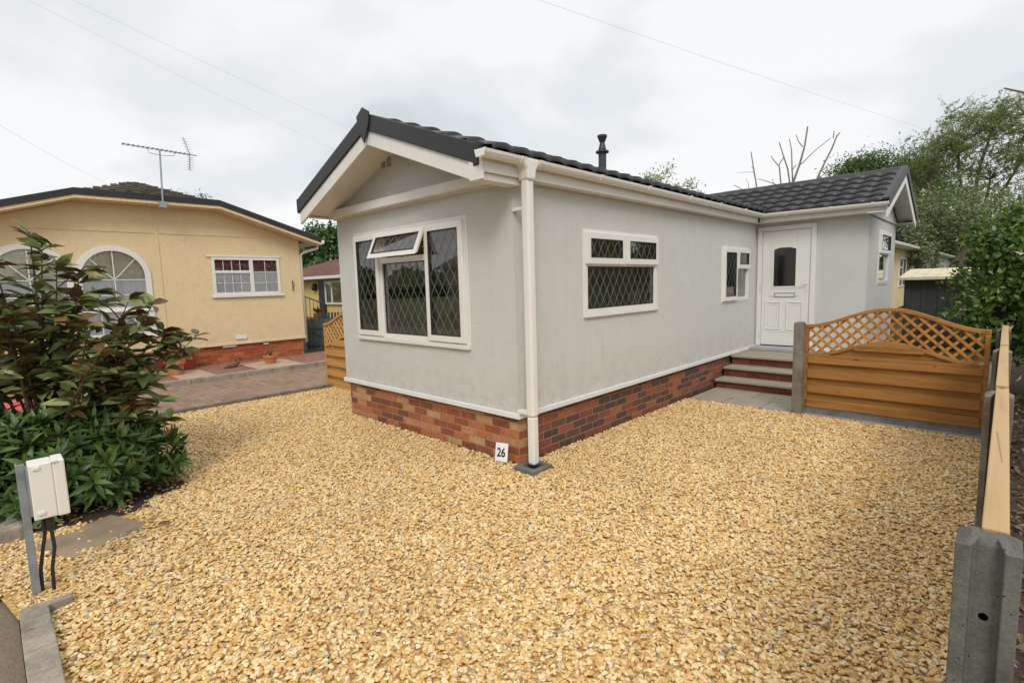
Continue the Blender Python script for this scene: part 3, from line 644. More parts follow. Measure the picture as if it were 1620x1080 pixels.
d.each('gutter_bracket', M_white, gu, bevel=.002)
d = MB(); gutter(d, (.15,5.54,2.585), (1.80,5.54,2.575), (0,1,0)); gu2 = d.build('wing_gutter', M_white, home)
d = MB()
for xx in (.5,1.1,1.6): gutter(d, (xx,5.54,2.582), (xx+.04,5.54,2.582), (0,1,0), .061)
gutter(d, (1.795,5.54,2.576),(1.805,5.54,2.576),(0,1,0),.058); d.each('gutter_bracket', M_white, gu2, bevel=.002)
d = MB(); d.prism([(-.085,2.60),(.105,2.60),(.105,2.56),(.068,2.51),(.055,2.43),(-.035,2.43),(-.048,2.51),(-.085,2.56)], lambda a, b: (.095,a,b), lambda a, b: (.212,a,b)); d.build('gutter_outlet', M_white, gu, bevel=.016)
d = MB(); d.box(.114,.196,-.030,.050,.47,2.44); d.build('downpipe', M_white, home, bevel=.018)
d = MB(); d.box(.118,.192,-.026,.046,.05,.469); d.build('downpipe', M_white, home, bevel=.016, label='lower length of the white downpipe over the drain')
d = MB()
for zz_ in (.48,2.20): d.box(.0,.1135,-.02,.04,zz_,zz_+.03)
d.each('pipe_clip', M_white, home, bevel=.004)
# flue
d = MB(); fx = (-1.0,2.82,0); d.lathe(fx, [(.10,2.96),(.085,3.05),(.052,3.06),(.052,3.30),(.052,3.31),(.088,3.315),(.088,3.335),(.05,3.345),(.052,3.36),(.033,3.44),(.033,3.445),(.065,3.52),(.065,3.54),(.05,3.545)], 20)
d.build('flue', plain('dark flue metal', (.045,.047,.05), .45, .2, 6, 40, .1, metal=.3), home)

# drain surround, number plate
t = thing('drain_surround', 'small square concrete surround at the foot of the white downpipe', 'drain', (.09,-.02,0))
d = MB(); x0_,x1_,y0_,y1_ = .035,.275,-.12,.12
for q in ((x0_,x1_,y0_,y0_+.05),(x0_,x1_,y1_-.05,y1_),(x0_,x0_+.05,y0_+.051,y1_-.051),(x1_-.05,x1_,y0_+.051,y1_-.051)): d.box(*q,-.01,.045)
d.build('kerb_ring', M_conc, t, bevel=.006); MB().box(x0_+.051,x1_-.051,y0_+.051,y1_-.051,-.01,.012).build('grate', M_black, t)
t = thing('number_plate', 'white square house number plate reading 26 leaning on the brick skirt', 'house number', (-.165,-.06,.0))
ax = math.radians(-14)
R26 = Matrix.Translation(Vector((-.165,-.075,.022))) @ Matrix.Rotation(math.radians(-6),4,'Y') @ Matrix.Rotation(ax,4,'X')
def tilt(mb):
    mb.v = [tuple(R26 @ Vector(v)) for v in mb.v]; return mb
tilt(MB().box(-.078,.078,-.004,.004,0,.165)).build('plate', plain('white enamel', (.80,.81,.82), .3, .03, 3, 20, 0), t, bevel=.003)
fc = bpy.data.curves.new('n', 'FONT'); fc.body = '26'; fc.size = .108; fc.align_x = 'CENTER'; fc.extrude = .0008; fc.offset = .0022
fo = bpy.data.objects.new('n', fc); C.objects.link(fo); bpy.context.view_layer.update()
me = bpy.data.meshes.new_from_object(fo.evaluated_get(bpy.context.evaluated_depsgraph_get())); bpy.data.objects.remove(fo)
me.transform(Matrix.Translation(-Vector(t.location)) @ R26 @ Matrix.Translation((0,-.0055,.045)) @ Matrix.Rotation(math.pi/2,4,'X'))
link('number', me, plain('black enamel', (.015,.015,.015), .4, 0, 3, 20, 0), t, Vector(t.location))

# steps
t = thing('door_steps', 'three stone slab steps with red brick risers below the white door', 'steps', (.65,4.8,0))
d = MB()
for i, (y0_, z_) in enumerate(((4.20,.14),(4.50,.28),(4.80,.42))):
    d.box(.0+.03, 1.30, y0_-.035, 5.78, z_-.035, z_-.0)
d = None
treads = [((4.17,4.53),.14),((4.47,4.83),.28),((4.77,5.78),.42)]
for (ya, yb), z_ in treads: MB().box(.01,1.32,ya,yb,z_-.032,z_).build('tread', M_patio, t, bevel=.006)
for i, ((ya, yb), z_) in enumerate(treads): MB().box(.02,1.30,ya+.035,yb-.03 if i < 2 else 5.78,.0 if i == 0 else treads[i-1][1]+.0005,z_-.0325).build('riser', M_riser, t)
for k, (ya, z_) in enumerate(((4.55,.0),(4.85,.0))):
    MB().box(.02,1.30,treads[k+1][0][0]+.08,5.77,.0,treads[k][1]-.034).build('riser_core', M_riser, t)

# kitchen units seen through the front window
t = thing('kitchen_units', 'cream cupboards with a dark worktop band behind the front window', 'cupboard', (-2.7,1.5,HZ0+.04))
d = MB()
for i in range(3): d.box(-2.935,-2.70,.4+i*.5,.89+i*.5,HZ0+.06,1.46)
d.each('cupboard', M_unit, t, bevel=.006)
d = MB()
for i in range(3): d.box(-2.935,-2.72,.4+i*.5,.89+i*.5,1.60,2.36)
d.each('wall_cupboard', M_unit, t, bevel=.006)
MB().box(-2.935,-2.66,.38,1.88,1.462,1.56).build('worktop', M_black, t, bevel=.004)

# ------------------------------------------------------------------ fence pieces
def conc_post(name, label, x, y, h, mat, slots='x', w=.10, group='concrete fence posts', wide=.10):
    """slotted concrete post; slots face +-x or +-y; real recesses"""
    t = thing(name, label, 'fence post', (x, y, 0), group)
    s, dp, a, b = .026, .024, w/2, wide/2
    c = .006
    poly = [(-a,-b),(-s,-b),(-s*.86,-b+dp),(s*.86,-b+dp),(s,-b),(a,-b),(a,b),(s,b),(s*.86,b-dp),(-s*.86,b-dp),(-s,b),(-a,b)]
    if slots == 'x': poly = [(q, p) for p, q in poly][::-1]
    m = MB(); m.prism(poly, lambda p, q: (x+p,y+q,-.3), lambda p, q: (x+p,y+q,h))
    # weathered cap: low pyramid
    ins = [(p*.55, q*.55) for p, q in poly]; n = len(poly)
    m.f.pop(1)     # open the top
    vs = [(x+p,y+q,h) for p, q in poly]+[(x+p,y+q,h+.016) for p, q in ins]
    m.add(vs, [(i,(i+1)%n,n+(i+1)%n,n+i) for i in range(n)]+[tuple(range(n,2*n))])
    m.build('shaft', mat, t, bevel=.003)
    return t
def arch(t): return .5-.5*math.cos(2*math.pi*t)
def fence_panel(label, x0, x1, y, mat, slatmat, zb=.09, group='arched lattice fence panels'):
    t = thing('lattice_fence', label, 'fence panel', ((x0+x1)/2, y, zb), group)
    W = x1-x0
    top = lambda x: 1.005+.20*arch((x-x0)/W); low = lambda x: .665+.185*arch((x-x0)/W)
    m = MB(); m.box(x0,x0+.04,y-.022,y+.022,zb,top(x0)-.0); m.build('stile', mat, t, bevel=.003)
    m = MB(); m.box(x1-.04,x1,y-.022,y+.022,zb,top(x1)-.0); m.build('stile', mat, t, bevel=.003)
    n = 36
    for nm, f, hh, yy in (('top_rail', top, .038, .026), ('middle_rail', low, .034, .024)):
        m = MB(); xs = [x0+W*i/n for i in range(n+1)]; vs = []
        for x in xs: vs += [(x,y-yy,f(x)-hh/2+.02),(x,y+yy,f(x)-hh/2+.02),(x,y+yy,f(x)+hh/2+.02),(x,y-yy,f(x)+hh/2+.02)]
        fs = [(0,1,2,3),(4*n+3,4*n+2,4*n+1,4*n)]
        for i in range(n):
            for j in range(4): fs.append((4*i+j,4*i+4+j,4*i+4+(j+1)%4,4*i+(j+1)%4))
        m.add(vs, fs); m.build(nm, mat, t, bevel=.003)
    # boards
    z = zb; i = 0; hs = [.092,.078]
    while z < .88:
        h = hs[i % 2]; front = i % 2 == 0
        if front: a, b = z-.004, z+h+.004
        else: a, b = z-.03, z+h+.03
        xs = [x0+.04+(W-.08)*k/40 for k in range(41)]
        run = [(x, min(b, low(x)+.005)) for x in xs if low(x)+.005 > a+.01]
        if len(run) > 1:
            m = MB(); ya, yb = ((y-.032,y-.014) if front else (y+.008,y+.020))
            poly = [(run[0][0],a)]+[(run[-1][0],a)]+[(x,zz_) for x, zz_ in run[::-1]]
            m.prism(poly, lambda p, q: (p,ya,q), lambda p, q: (p,yb,q)); m.build('board', mat, t, bevel=.002)
        z += h; i += 1
    # backing battens
    for fx_ in (.33,.66):
        bx = x0+W*fx_; MB().box(bx-.02,bx+.02,y+.0205,y+.040,zb,low(bx)).build('batten', mat, t)
    # lattice
    for sg in (1, -1):
        m = MB(); cc = -2.
        while cc < 3:
            pts = []
            for k in range(161):
                x = x0+.03+(W-.06)*k/160; zz_ = sg*(x-x0)+cc
                if low(x)+.025 < zz_ < top(x)+.015: pts.append((x, zz_))
            if len(pts) > 3:
                a = pts[0]; b = pts[-1]; yo = y+(.006 if sg > 0 else -.006)
                m.bar((a[0],yo,a[1]), (b[0],yo,b[1]), .0115, .026, (0,0,1))
            cc += .113
        m.build('lattice', slatmat, t)
    return t
conc_post('fence_post', 'grey slotted concrete post at the left end of the arched panel by the steps', 1.335,3.31,1.065,M_concd,'x',w=.1,wide=.1)
fence_panel('arched lattice top panel of overlapping orange boards across the patio by the steps', 1.37,2.94,3.40,M_wood,M_slat,zb=.10)
gbm = MB(); gbm.box(1.38,2.93,3.375,3.425,-.05,.055); gbm.box(1.38,2.93,3.380,3.42,.0555,.098); tag(gbm.build('gravel_board', M_gboard, bevel=.005), 'low concrete gravel board under the arched panel by the steps', 'gravel board')
fence_panel('honey coloured lattice top panel between the block drive and the pale grey home', -5.08,-3.48,.74,M_woodl,M_woodl,zb=.02)
# boundary run
py = [-1.72,.08,1.88,3.68]
names = ['large near concrete post in the right corner with an empty slot and a bolt hole', 'second concrete post of the boundary where the first pale capping rail ends', 'third concrete post of the boundary beyond the second pale capping rail', 'farthest concrete post of the boundary beside the dark shrubs']
for i, y_ in enumerate(py):
    tt = conc_post('fence_post', names[i], 3.022, y_, 1.02, M_conc if i == 0 else M_concd, 'y', w=.10 if i else .105, wide=.10)
    if i == 0:
        MB().tube([(3.022,y_-.026,.86),(3.022,y_-.0245,.86)], .0085, 14).build('bolt_hole', M_black, tt)
for i in range(3):
    a, b = py[i]+.035, py[i+1]+.12
    if i: a = py[i]+.125
    zc = 1.037+.012*i
    t = thing('boundary_fence', ['long pale timber capped panel nearest the camera', 'second pale timber capped panel beyond the nearest one', 'farthest pale timber capped panel near the dark shrubs'][i], 'fence panel', (3.03,(a+b)/2,0), 'boundary fence panels')
    w_ = .046
    xs0 = 3.008 if i == 0 else 3.006
    MB().box(xs0,xs0+w_,a,b,zc-.028,zc).build('capping_rail', M_cap, t, bevel=.004)
    if i == 0: MB().bar((xs0+.030,a+.55,zc+.0006),(xs0+.014,a+.95,zc+.0006),.0018,.0012).build('split', M_wood, t)
    MB().lathe((xs0+.022,b-.45,zc),[(.004,0),(.004,.001)],8).build('nail', M_galv, t)
    MB().box(xs0+.002,xs0+w_-.006,py[i]+.055,py[i+1]-.055,.28,zc-.029).build('boarding', M_cap, t)
    MB().box(3.0,3.044,py[i]+.055,py[i+1]-.055,-.1,.279).build('gravel_board', M_gboard, t)

# ------------------------------------------------------------------ meter box
t = thing('meter_box', 'pale plastic meter box on a short galvanised post at the gravel edge', 'meter box', (-.66,-3.10,0))
d = MB(); d.box(-.70,-.655,-3.135,-3.128,-.05,.735); d.box(-.6545,-.648,-3.135,-3.10,-.05,.735); d.box(-.655,-.649,-3.135,-3.1275,-.05,.735); d.build('post', M_galv, t, bevel=.002)
d = MB(); d.box(-.735,-.60,-3.09,-2.995,.43,.73); bx_ = d.build('case', M_box, t, bevel=.006)
MB().box(-.740,-.595,-2.9945,-2.945,.426,.734).build('lid', M_box, t, bevel=.007)
d = MB()
for (a, b) in ((-.598,.70),(-.598,.455)): d.box(a-.002,a+.006,-3.075,-3.045,b,b+.018)
d.box(-.61,-.585,-3.0,-2.975,.726,.737); d.each('latch', M_box, bx_, bevel=.002)
d = MB(); d.box(-.70,-.62,-3.10,-3.0905,.45,.71); d.build('mounting_plate', M_galv, t)
for k, xx in enumerate((-.66,-.63)):
    kk = .045*k
    MB().tube([(xx,-3.055+kk*.4,.43),(xx,-3.055+kk*.4,.40),(xx,-3.055+kk*.6,.33),(xx-.01,-3.07+kk,.25),(xx-.005,-3.09+kk,.14),(xx,-3.095+kk,.0),(xx,-3.095+kk,-.04)], .0085, 8).build('cable', M_black, t, smooth=True)
MB().lathe((-.645,-3.03,.36), [(.02,0),(.02,.07)], 10).build('cable_gland', M_black, t)
# paving slab by the shrub
d = MB(); d.box(-.23,.23,-.24,.24,-.02,.014)
q = Matrix.Translation((-1.30,-2.80,0)) @ Matrix.Rotation(math.radians(22),4,'Z'); d.v = [tuple(q @ Vector(v)) for v in d.v]
tag(d.build('paving_slab', plain('brown stained slab', (.27,.20,.13), .9, .3, 5, 40, .4, .006), bevel=.006), 'lone brown paving slab half buried in gravel in front of the shrubs', 'paving slab')

# ------------------------------------------------------------------ cream house on the left
yh = thing('cream_house', 'cream rendered park home with arched windows and orange brick skirt on the left', 'house', (-9.6,-.55,0))
PY = Plane((-9.6,0,0), (0,1,0), (1,0,0))
YW = (.44,1.90,1.53,2.375); A2 = (-1.85,-.73); A1 = (-3.05,-1.99)
ym = MB()
def arch_wall():
    # wall as strips in u so that arched openings are real holes
    def topz(u): return 3.37 if -1.77 < u < .62 else (3.37-(u-.62)*.32 if u >= .62 else 3.37-(-1.77-u)*.32)
    ed = sorted(set([-3.55,2.41,YW[0],YW[1],-1.77,.62]+[c-.56+1.12*k/28 for c in (-1.29,-2.51) for k in range(29)]))
    for a, b in zip(ed[:-1], ed[1:]):
        m_ = (a+b)/2; hole = None
        if YW[0] < m_ < YW[1]: hole = (YW[2],YW[3],YW[2],YW[3])
        for c in (-1.29,-2.51):
            if abs(m_-c) < .56:
                fa = 1.96+math.sqrt(max(.56**2-(a-c)**2,0)); fb = 1.96+math.sqrt(max(.56**2-(b-c)**2,0)); hole = (.78,fa,.78,fb)
        def q(z0a, z0b, z1a, z1b):
            ym.add([PY.p(a,z0a),PY.p(b,z0b),PY.p(b,z1b),PY.p(a,z1a),PY.p(a,z0a,-.08),PY.p(b,z0b,-.08),PY.p(b,z1b,-.08),PY.p(a,z1a,-.08)], [(0,1,2,3),(7,6,5,4),(0,4,5,1),(1,5,6,2),(2,6,7,3),(3,7,4,0)])
        if hole: q(.42,.42,hole[0],hole[2]); q(hole[1],hole[3],topz(a),topz(b))
        else: q(.42,.42,topz(a),topz(b))
arch_wall()
ym.box(-16,-9.68,2.33,2.41,.42,2.78); ym.box(-16,-9.68,-3.55,-3.47,.42,2.78); ym.box(-16,-15.92,-3.47,2.33,.42,2.78)
ym.build('wall', M_yel, yh)
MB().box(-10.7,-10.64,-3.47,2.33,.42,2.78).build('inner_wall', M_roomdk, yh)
MB().box(-10.6,-9.69,-3.47,2.33,2.72,2.76).build('inner_ceiling', M_room, yh)
ym = MB(); ym.box(-9.72,-9.63,-3.5,2.36,0,.415); ym.box(-16,-9.721,2.27,2.36,0,.415); ym.build('brick_skirt', M_yel_brick, yh)
ym = MB(); ym.box(-9.61,-9.575,-3.55,2.43,.405,.45); ym.box(-9.598,-9.588,-3.55,2.41,2.83,2.86); ym.box(-9.598,-9.588,-.56,-.50,.45,2.829); ym.box(-9.598,-9.588,-.56,-.50,2.861,3.4)
ym.build('cover_strip', M_yel, yh, bevel=.003)
M_yglass = glassmat('house glass', (.95,.97,.97), .03)
# rectangular window
ym = MB(); u0,u1,z0,z1 = YW; PY.frame(ym,u0,u1,z0,z1,.06,-.05,.02); PY.box(ym,1.22,1.30,z0+.06,z1-.06,-.05,.0205); PY.box(ym,u0+.06,1.22,2.02,2.08,-.05,.0203); PY.box(ym,u0-.05,u1+.05,z0-.05,z0-.001,0,.05); PY.box(ym,u0-.1,u1+.03,z1+.001,z1+.035,0,.03)
yf = ym.build('window_frame', M_white, yh, bevel=.005)
ym = MB()
for k in range(1,4): PY.box(ym,u0+.06+k*.175-.006,u0+.06+k*.175+.006,z0+.06,2.02,-.02,-.008); PY.box(ym,u0+.06+k*.175-.006,u0+.06+k*.175+.006,2.08,z1-.06,-.02,-.008)
PY.box(ym,u0+.06,1.22,1.80-.006,1.80+.006,-.021,-.007)
PY.box(ym,1.565,1.577,z0+.06,z1-.06,-.02,-.008)
for zz_ in (1.80,2.05): PY.box(ym,1.30,u1-.06,zz_-.006,zz_+.006,-.021,-.007)
ym.build('glazing_bar', M_white, yf)
ym = MB(); PY.quad(ym,u0+.06,u1-.06,z0+.06,z1-.06,-.014); ym.build('pane', M_yglass, yf)
def curtain(mb, pl, u0, u1, z0, z1, n, amp=.012, per=.07):
    k = int((u1-u0)/per*6); vs = []
    for i in range(k+1):
        u = u0+(u1-u0)*i/k; d_ = amp*math.sin(i*math.pi/3)+amp*.5*math.sin(i*.37); vs += [pl.p(u,z0,n+d_), pl.p(u,z1,n+d_)]
    mb.add(vs, [(2*i,2*i+2,2*i+3,2*i+1) for i in range(k)])
ym = MB(); curtain(ym, PY, u0+.03,u1-.03,z0,2.05,-.032,.006); ym.build('net_curtain', M_net, yf)
ym = MB(); curtain(ym, PY, u0+.03,u1-.03,2.05,z1,-.035,.005); ym.build('blind', M_check, yf)
for c in (-1.29,-2.51):
    pts = [(c+.56*math.cos(a),1.96+.56*math.sin(a)) for a in [math.pi*k/24 for k in range(25)]]
    ym = MB()
    def arcband(r0, r1, n0, n1, mb):
        k = 24
        vs = []
        for i in range(k+1):
            a = math.pi*i/k
            for r, n in ((r0,n0),(r1,n0),(r1,n1),(r0,n1)): vs.append(PY.p(c+r*math.cos(a),1.96+r*math.sin(a),n))
        fs = [(0,1,2,3),(4*k+3,4*k+2,4*k+1,4*k)]
        for i in range(k):
            for j in range(4): fs.append((4*i+j,4*i+4+j,4*i+4+(j+1)%4,4*i+(j+1)%4))
        mb.add(vs, fs)
    arcband(.50,.60,-.05,.025,ym)
    for s_ in (-1,1): PY.box(ym,c+min(s_*.50,s_*.60),c+max(s_*.50,s_*.60),.78,1.96,-.05,.025)
    PY.box(ym,c-.50,c+.50,1.28,1.36,-.05,.0253); PY.box(ym,c-.5,c+.5,.78,.84,-.05,.0252); PY.box(ym,c-.66,c+.66,.73,.78,0,.05); PY.box(ym,c-.62,c+.62,1.27,1.30,.0255,.05)
    af = ym.build('arched_window_frame', M_white, yh, bevel=.004)
    ym = MB(); PY.box(ym,c-.009,c+.009,.84,2.46,-.02,-.006)
    for zz_ in (1.60,1.90): PY.box(ym,c-.5,c+.5,zz_-.008,zz_+.008,-.021,-.005)
    for s_ in (-1,1): ym.bar(PY.p(c,1.9,-.012), PY.p(c+s_*.36,2.31,-.012), .016,.014,(1,0,0))
    PY.box(ym,c-.27,c-.255,.84,1.28,-.0205,-.0055); PY.box(ym,c+.255,c+.27,.84,1.28,-.0205,-.0055)
    ym.build('glazing_bar', M_white, af)
    ym = MB(); ym.add([PY.p(c-.52,.8,-.014),PY.p(c+.52,.8,-.014)]+[PY.p(c+.52*math.cos(a),1.96+.52*math.sin(a),-.014) for a in [math.pi*k/16 for k in range(17)]], [tuple(range(19))]); ym.build('pane', M_yglass, af)
    ym = MB(); curtain(ym, PY, c-.50,c+.50,.79,1.90,-.034,.007); ym.build('net_curtain', M_net, af)
    ym = MB(); curtain(ym, PY, c-.55,c+.55,1.7,2.6,-.066,.010,.12); ym.build('curtain', M_curt, af)
# half hipped roof
def ypt(x, y, z): return (x, y, z)
RE, KR, KL, LE = 2.80, .60, -1.80, -3.95
zE = 2.80; zK = 3.49; X0, X1 = -9.22, -16
rm_ = MB()
for (a, b) in (((RE,zE),(KR,zK)), ((LE,zE),(KL,zK))):
    vs = []
    for x in (X0, X1): vs += [(x,a[0],a[1]),(x,b[0],b[1])]
    rm_.add(vs, [(0,1,3,2)])
ap = (-10.5,-.65,3.98); apb = (X1,-.65,3.98)
rm_.add([(X0,KR,zK),(X1,KR,zK),apb,ap,(X0,KL,zK),(X1,KL,zK)], [(0,1,2,3),(4,3,2,5),(0,3,4)])
me_ = rm_.build('roof', M_ytile, yh); sm_ = me_.modifiers.new('s','SOLIDIFY'); sm_.thickness = .05; sm_.offset = -1
# tile courses on the small hip (real ribs)
rb = MB()
for k in range(1,7):
    t_ = k/7; a = Vector((X0,KR,zK)).lerp(Vector(ap), t_); b = Vector((X0,KL,zK)).lerp(Vector(ap), t_)
    n_ = int((a-b).length/.13)+1
    for i in range(n_):
        p = a.lerp(b, i/n_); q = a.lerp(b, (i+.92)/n_); rb.bar(p+Vector((0,0,.015+.01*(i%2))), q+Vector((0,0,.015+.01*(i%2))), .05,.03)
for (kk, dy) in ((KR,-1),(KL,1)):
    for k in range(1,6):
        a = Vector((X0,kk,zK)).lerp(Vector(ap), k/6)
        rb.bar(a+Vector((0,0,.012)), Vector((X1,a.y,a.z+.012)), .05,.025)
rb.build('tile_course', M_ytile, me_)
ym = MB(); vg = [(RE+.02,zE+.03),(KR,zK+.03),(KL,zK+.03),(LE,zE+.03)]
def band(mb, pts, x0_, x1_, up, dn_):
    for (a, b) in zip(pts[:-1], pts[1:]): mb.prism([(a[0],a[1]+up),(b[0],b[1]+up),(b[0],b[1]-dn_),(a[0],a[1]-dn_)], lambda p, q: (x0_,p,q), lambda p, q: (x1_,p,q))
band(ym, vg, X0, X0+.025, .035, .085); band(ym, vg, X0-.1, X0-.001, .035, .0); ym.build('verge_cap', M_verge, yh, bevel=.004)
ym = MB(); band(ym, [(a, b-.085) for a, b in vg], X0-.02, X0+.006, .0, .06); band(ym, [(a, b-.14) for a, b in vg], -9.6, X0-.021, .0, .01); ym.build('barge_board', M_yel, yh)
ym = MB(); ym.box(-16,X0+.03,RE+.0,RE+.09,zE-.09,zE+.0); yg = ym.build('gutter', M_white, yh, bevel=.02)
MB().tube([(-9.5,RE+.045,zE-.09),(-9.5,RE+.04,zE-.17),(-9.62,2.55,zE-.27),(-9.66,2.46,zE-.34),(-9.66,2.46,.3)], .035, 10).build('downpipe', M_white, yh, smooth=True)
MB().box(-10.5,-10.42,1.55,1.63,3.2,3.42).build('roof_vent_pipe', M_verge, yh)
# small vents and bracket
ym = MB(); ym.box(-9.6,-9.575,.80,1.04,.52,.60); ym.build('air_vent', M_trim, yh, bevel=.006)
MB().box(-9.629,-9.60,.52,.80,.36,.40).build('brick_vent', M_trim, yh, bevel=.003)
MB().box(-9.629,-9.60,1.40,1.52,.345,.375).build('brick_vent', M_trim, yh, bevel=.003)
ym = MB(); ym.tube([(-9.6,2.19,1.60),(-9.58,2.19,1.66),(-9.50,2.19,1.70),(-9.50,2.19,1.78)], .008, 6); ym.bar((-9.59,2.19,1.58),(-9.59,2.19,1.84),.02,.012); ym.build('wall_bracket', M_stem, yh)
# tv aerial
t = thing('tv_aerial', 'television aerial on a pale pole at the cream house gable', 'tv aerial', (-9.15,-.44,3.3))
MB().tube([(-9.14,-.46,3.28),(-9.14,-.42,4.42)], .016, 8).build('mast', M_galv, t)
MB().box(-9.19,-9.11,-.52,-.40,3.30,3.42).build('wall_clamp', M_galv, t)
MB().tube([(-9.14,-1.02,4.43),(-9.14,.22,4.40)], .011, 8).build('boom', M_alu, t)
d = MB()
for k in range(15):
    y_ = -1.0+k*.077; zz_ = 4.43-(y_+1.02)*.024; d.tube([(-9.24,y_,zz_),(-9.04,y_,zz_)], .005, 6); d.box(-9.155,-9.125,y_-.012,y_+.012,zz_-.016,zz_+.016)
d.build('element', M_alu, t)
d = MB()
for s_ in (1,-1):
    a = Vector((-9.14,.10,4.40)); b = a+Vector((0,-.09 if s_ > 0 else -.03,s_*.30)); d.tube([a,b], .006, 6)
    for k in range(1,7):
        p = a.lerp(b, k/6); d.tube([p+Vector((-.13,.05,0)), p+Vector((.13,-.05,0))], .004, 5); d.tube([p+Vector((0,-.05,.0)), p+Vector((0,.07,-.0))], .004, 5)
d.build('reflector', M_alu, t)
MB().tube([(-9.14,-.62,4.41),(-9.14,-.60,4.33),(-9.14,-.42,4.31),(-9.14,-.20,4.33),(-9.14,-.16,4.39)], .006, 6).build('brace', M_alu, t)

# pots
def pot(label, x, y, h, r, plant):
    t = thing('plant_pot', label, 'plant pot', (x, y, .012), 'terracotta pots on the red chippings')
    MB().lathe((x,y,.012), [(r*.68,0),(r*.9,h*.78),(r*1.05,h*.78),(r*1.06,h),(r*.92,h),(r*.88,h*.85)], 24).build('pot', M_terra, t, smooth=False)
    return t
def leaf_mesh(name, mat, parent, P, D, Nn, Ls, Ws, big=True, fold=.18, curl=.25):
    P = np.asarray(P, float); D = np.asarray(D, float); D /= np.linalg.norm(D, axis=1)[:,None]+1e-9
    S = np.cross(D, Nn); S /= np.linalg.norm(S, axis=1)[:,None]+1e-9; U = np.cross(S, D)
    Ls = np.asarray(Ls)[:,None]; Ws = np.asarray(Ws)[:,None]
    if big: tm = [(0,0,0),(.28,-.42,1),(.28,0,0),(.28,.42,1),(.62,-.45,1),(.62,0,0),(.62,.45,1),(1,0,0)]; F0 = [(0,2,1,1),(0,3,2,2),(1,2,5,4),(2,3,6,5),(4,5,7,7),(5,6,7,7)]
    else: tm = [(0,0,0),(.45,-.5,.5),(1,0,0),(.45,.5,.5)]
    V = [P+D*Ls*a+S*Ws*b+U*(Ws*fold*c_-Ls*curl*a*a) for a, b, c_ in tm]
    n = len(P); k = len(tm); V = np.stack(V, 1).reshape(-1,3)
    base = (np.arange(n)*k)[:,None]
    o0 = Vector(parent.location) if parent is not None else Vector((0,0,0)); V = V-np.array(o0)
    if big:
        T3 = np.array([(0,2,1),(0,3,2),(1,2,5),(1,5,4),(2,3,6),(2,6,5),(4,5,7),(5,6,7)]); F = (base[:,None]+T3[None]).reshape(-1,3); me = npmesh(name, V, F, 3)
    else: F = base+np.array([0,1,2,3])[None]; me = npmesh(name, V, F, 4)
    return link(name, me, mat, parent, o0)
RS = np.random.RandomState(11)
def unit(n): v = RS.normal(size=(n,3)); return v/np.linalg.norm(v, axis=1)[:,None]
L_redtwig = leafmat('reddish leaf', [(0,(.20,.05,.05)),(.5,(.28,.10,.08)),(1,(.12,.10,.05))])
L_sprig = leafmat('grey green sprig', [(0,(.12,.15,.09)),(1,(.25,.27,.18))])
def tuft(t, c, n, spread, up, ls, mat):
    P = []; D = []
    m = MB(); c = Vector(c)
    for i in range(9):
        a = rnd.uniform(0,6.28); tip = c+Vector((math.cos(a)*spread*rnd.uniform(.3,1),math.sin(a)*spread*rnd.uniform(.3,1),up*rnd.uniform(.5,1))); m.tube([c,c.lerp(tip,.5)+Vector((0,0,up*.1)),tip],[.006,.004,.002],5)
        for k in range(n//9): P.append(c.lerp(tip, rnd.uniform(.3,1.05))); D.append(Vector((rnd.gauss(0,1),rnd.gauss(0,1),rnd.gauss(.3,.6))))
    m.build('stems', M_stem, t); leaf_mesh('foliage', mat, t, np.array(P), np.array(D), unit(len(P)), np.full(len(P),ls), np.full(len(P),ls*.5), False)
t = pot('larger terracotta pot with a thin reddish plant near the dark red planter', -8.55,-.66,.30,.17,0); MB().lathe((-8.55,-.66,.27),[(.15,0),(.15,.005)],16).build('soil', M_stem, t); tuft(t,(-8.55,-.66,.27),160,.22,.52,.06,L_redtwig)
t = pot('smaller terracotta pot with a sparse sprig in front of the orange brick skirt', -8.45,1.10,.20,.14,0); MB().lathe((-8.45,1.10,.18),[(.12,0),(.12,.005)],16).build('soil', M_stem, t); tuft(t,(-8.45,1.10,.18),60,.12,.24,.04,L_sprig)
t = thing('planter', 'dark red rectangular planter against the cream house behind the shrub', 'planter', (-9.3,-.6,.0))
MB().box(-9.5,-9.2,-1.2,-.16,.02,.40).build('trough', M_maroon, t, bevel=.01); MB().box(-9.52,-9.18,-1.22,-.14,.40,.43).build('rim', M_maroon, t, bevel=.006)
MB().box(-9.16,-9.0,-1.05,-.95,.012,.20).build('foot_block', M_concd, t, bevel=.01)
# small dark ornament lying on the bed
t = thing('garden_ornament', 'small dark ornament lying on the red chippings between the two pots', 'ornament', (-8.7,.42,.012))
MB().tube([(-8.66,.22,.03),(-8.68,.34,.05),(-8.7,.46,.05),(-8.72,.54,.11),(-8.73,.56,.17)], [.012,.045,.05,.03,.02], 10).build('body', M_stem, t, smooth=True)
MB().lathe((-8.73,.57,.16), [(.005,0),(.03,.015),(.035,.04),(.02,.06),(.004,.065)], 10).build('head', M_stem, t, smooth=True)

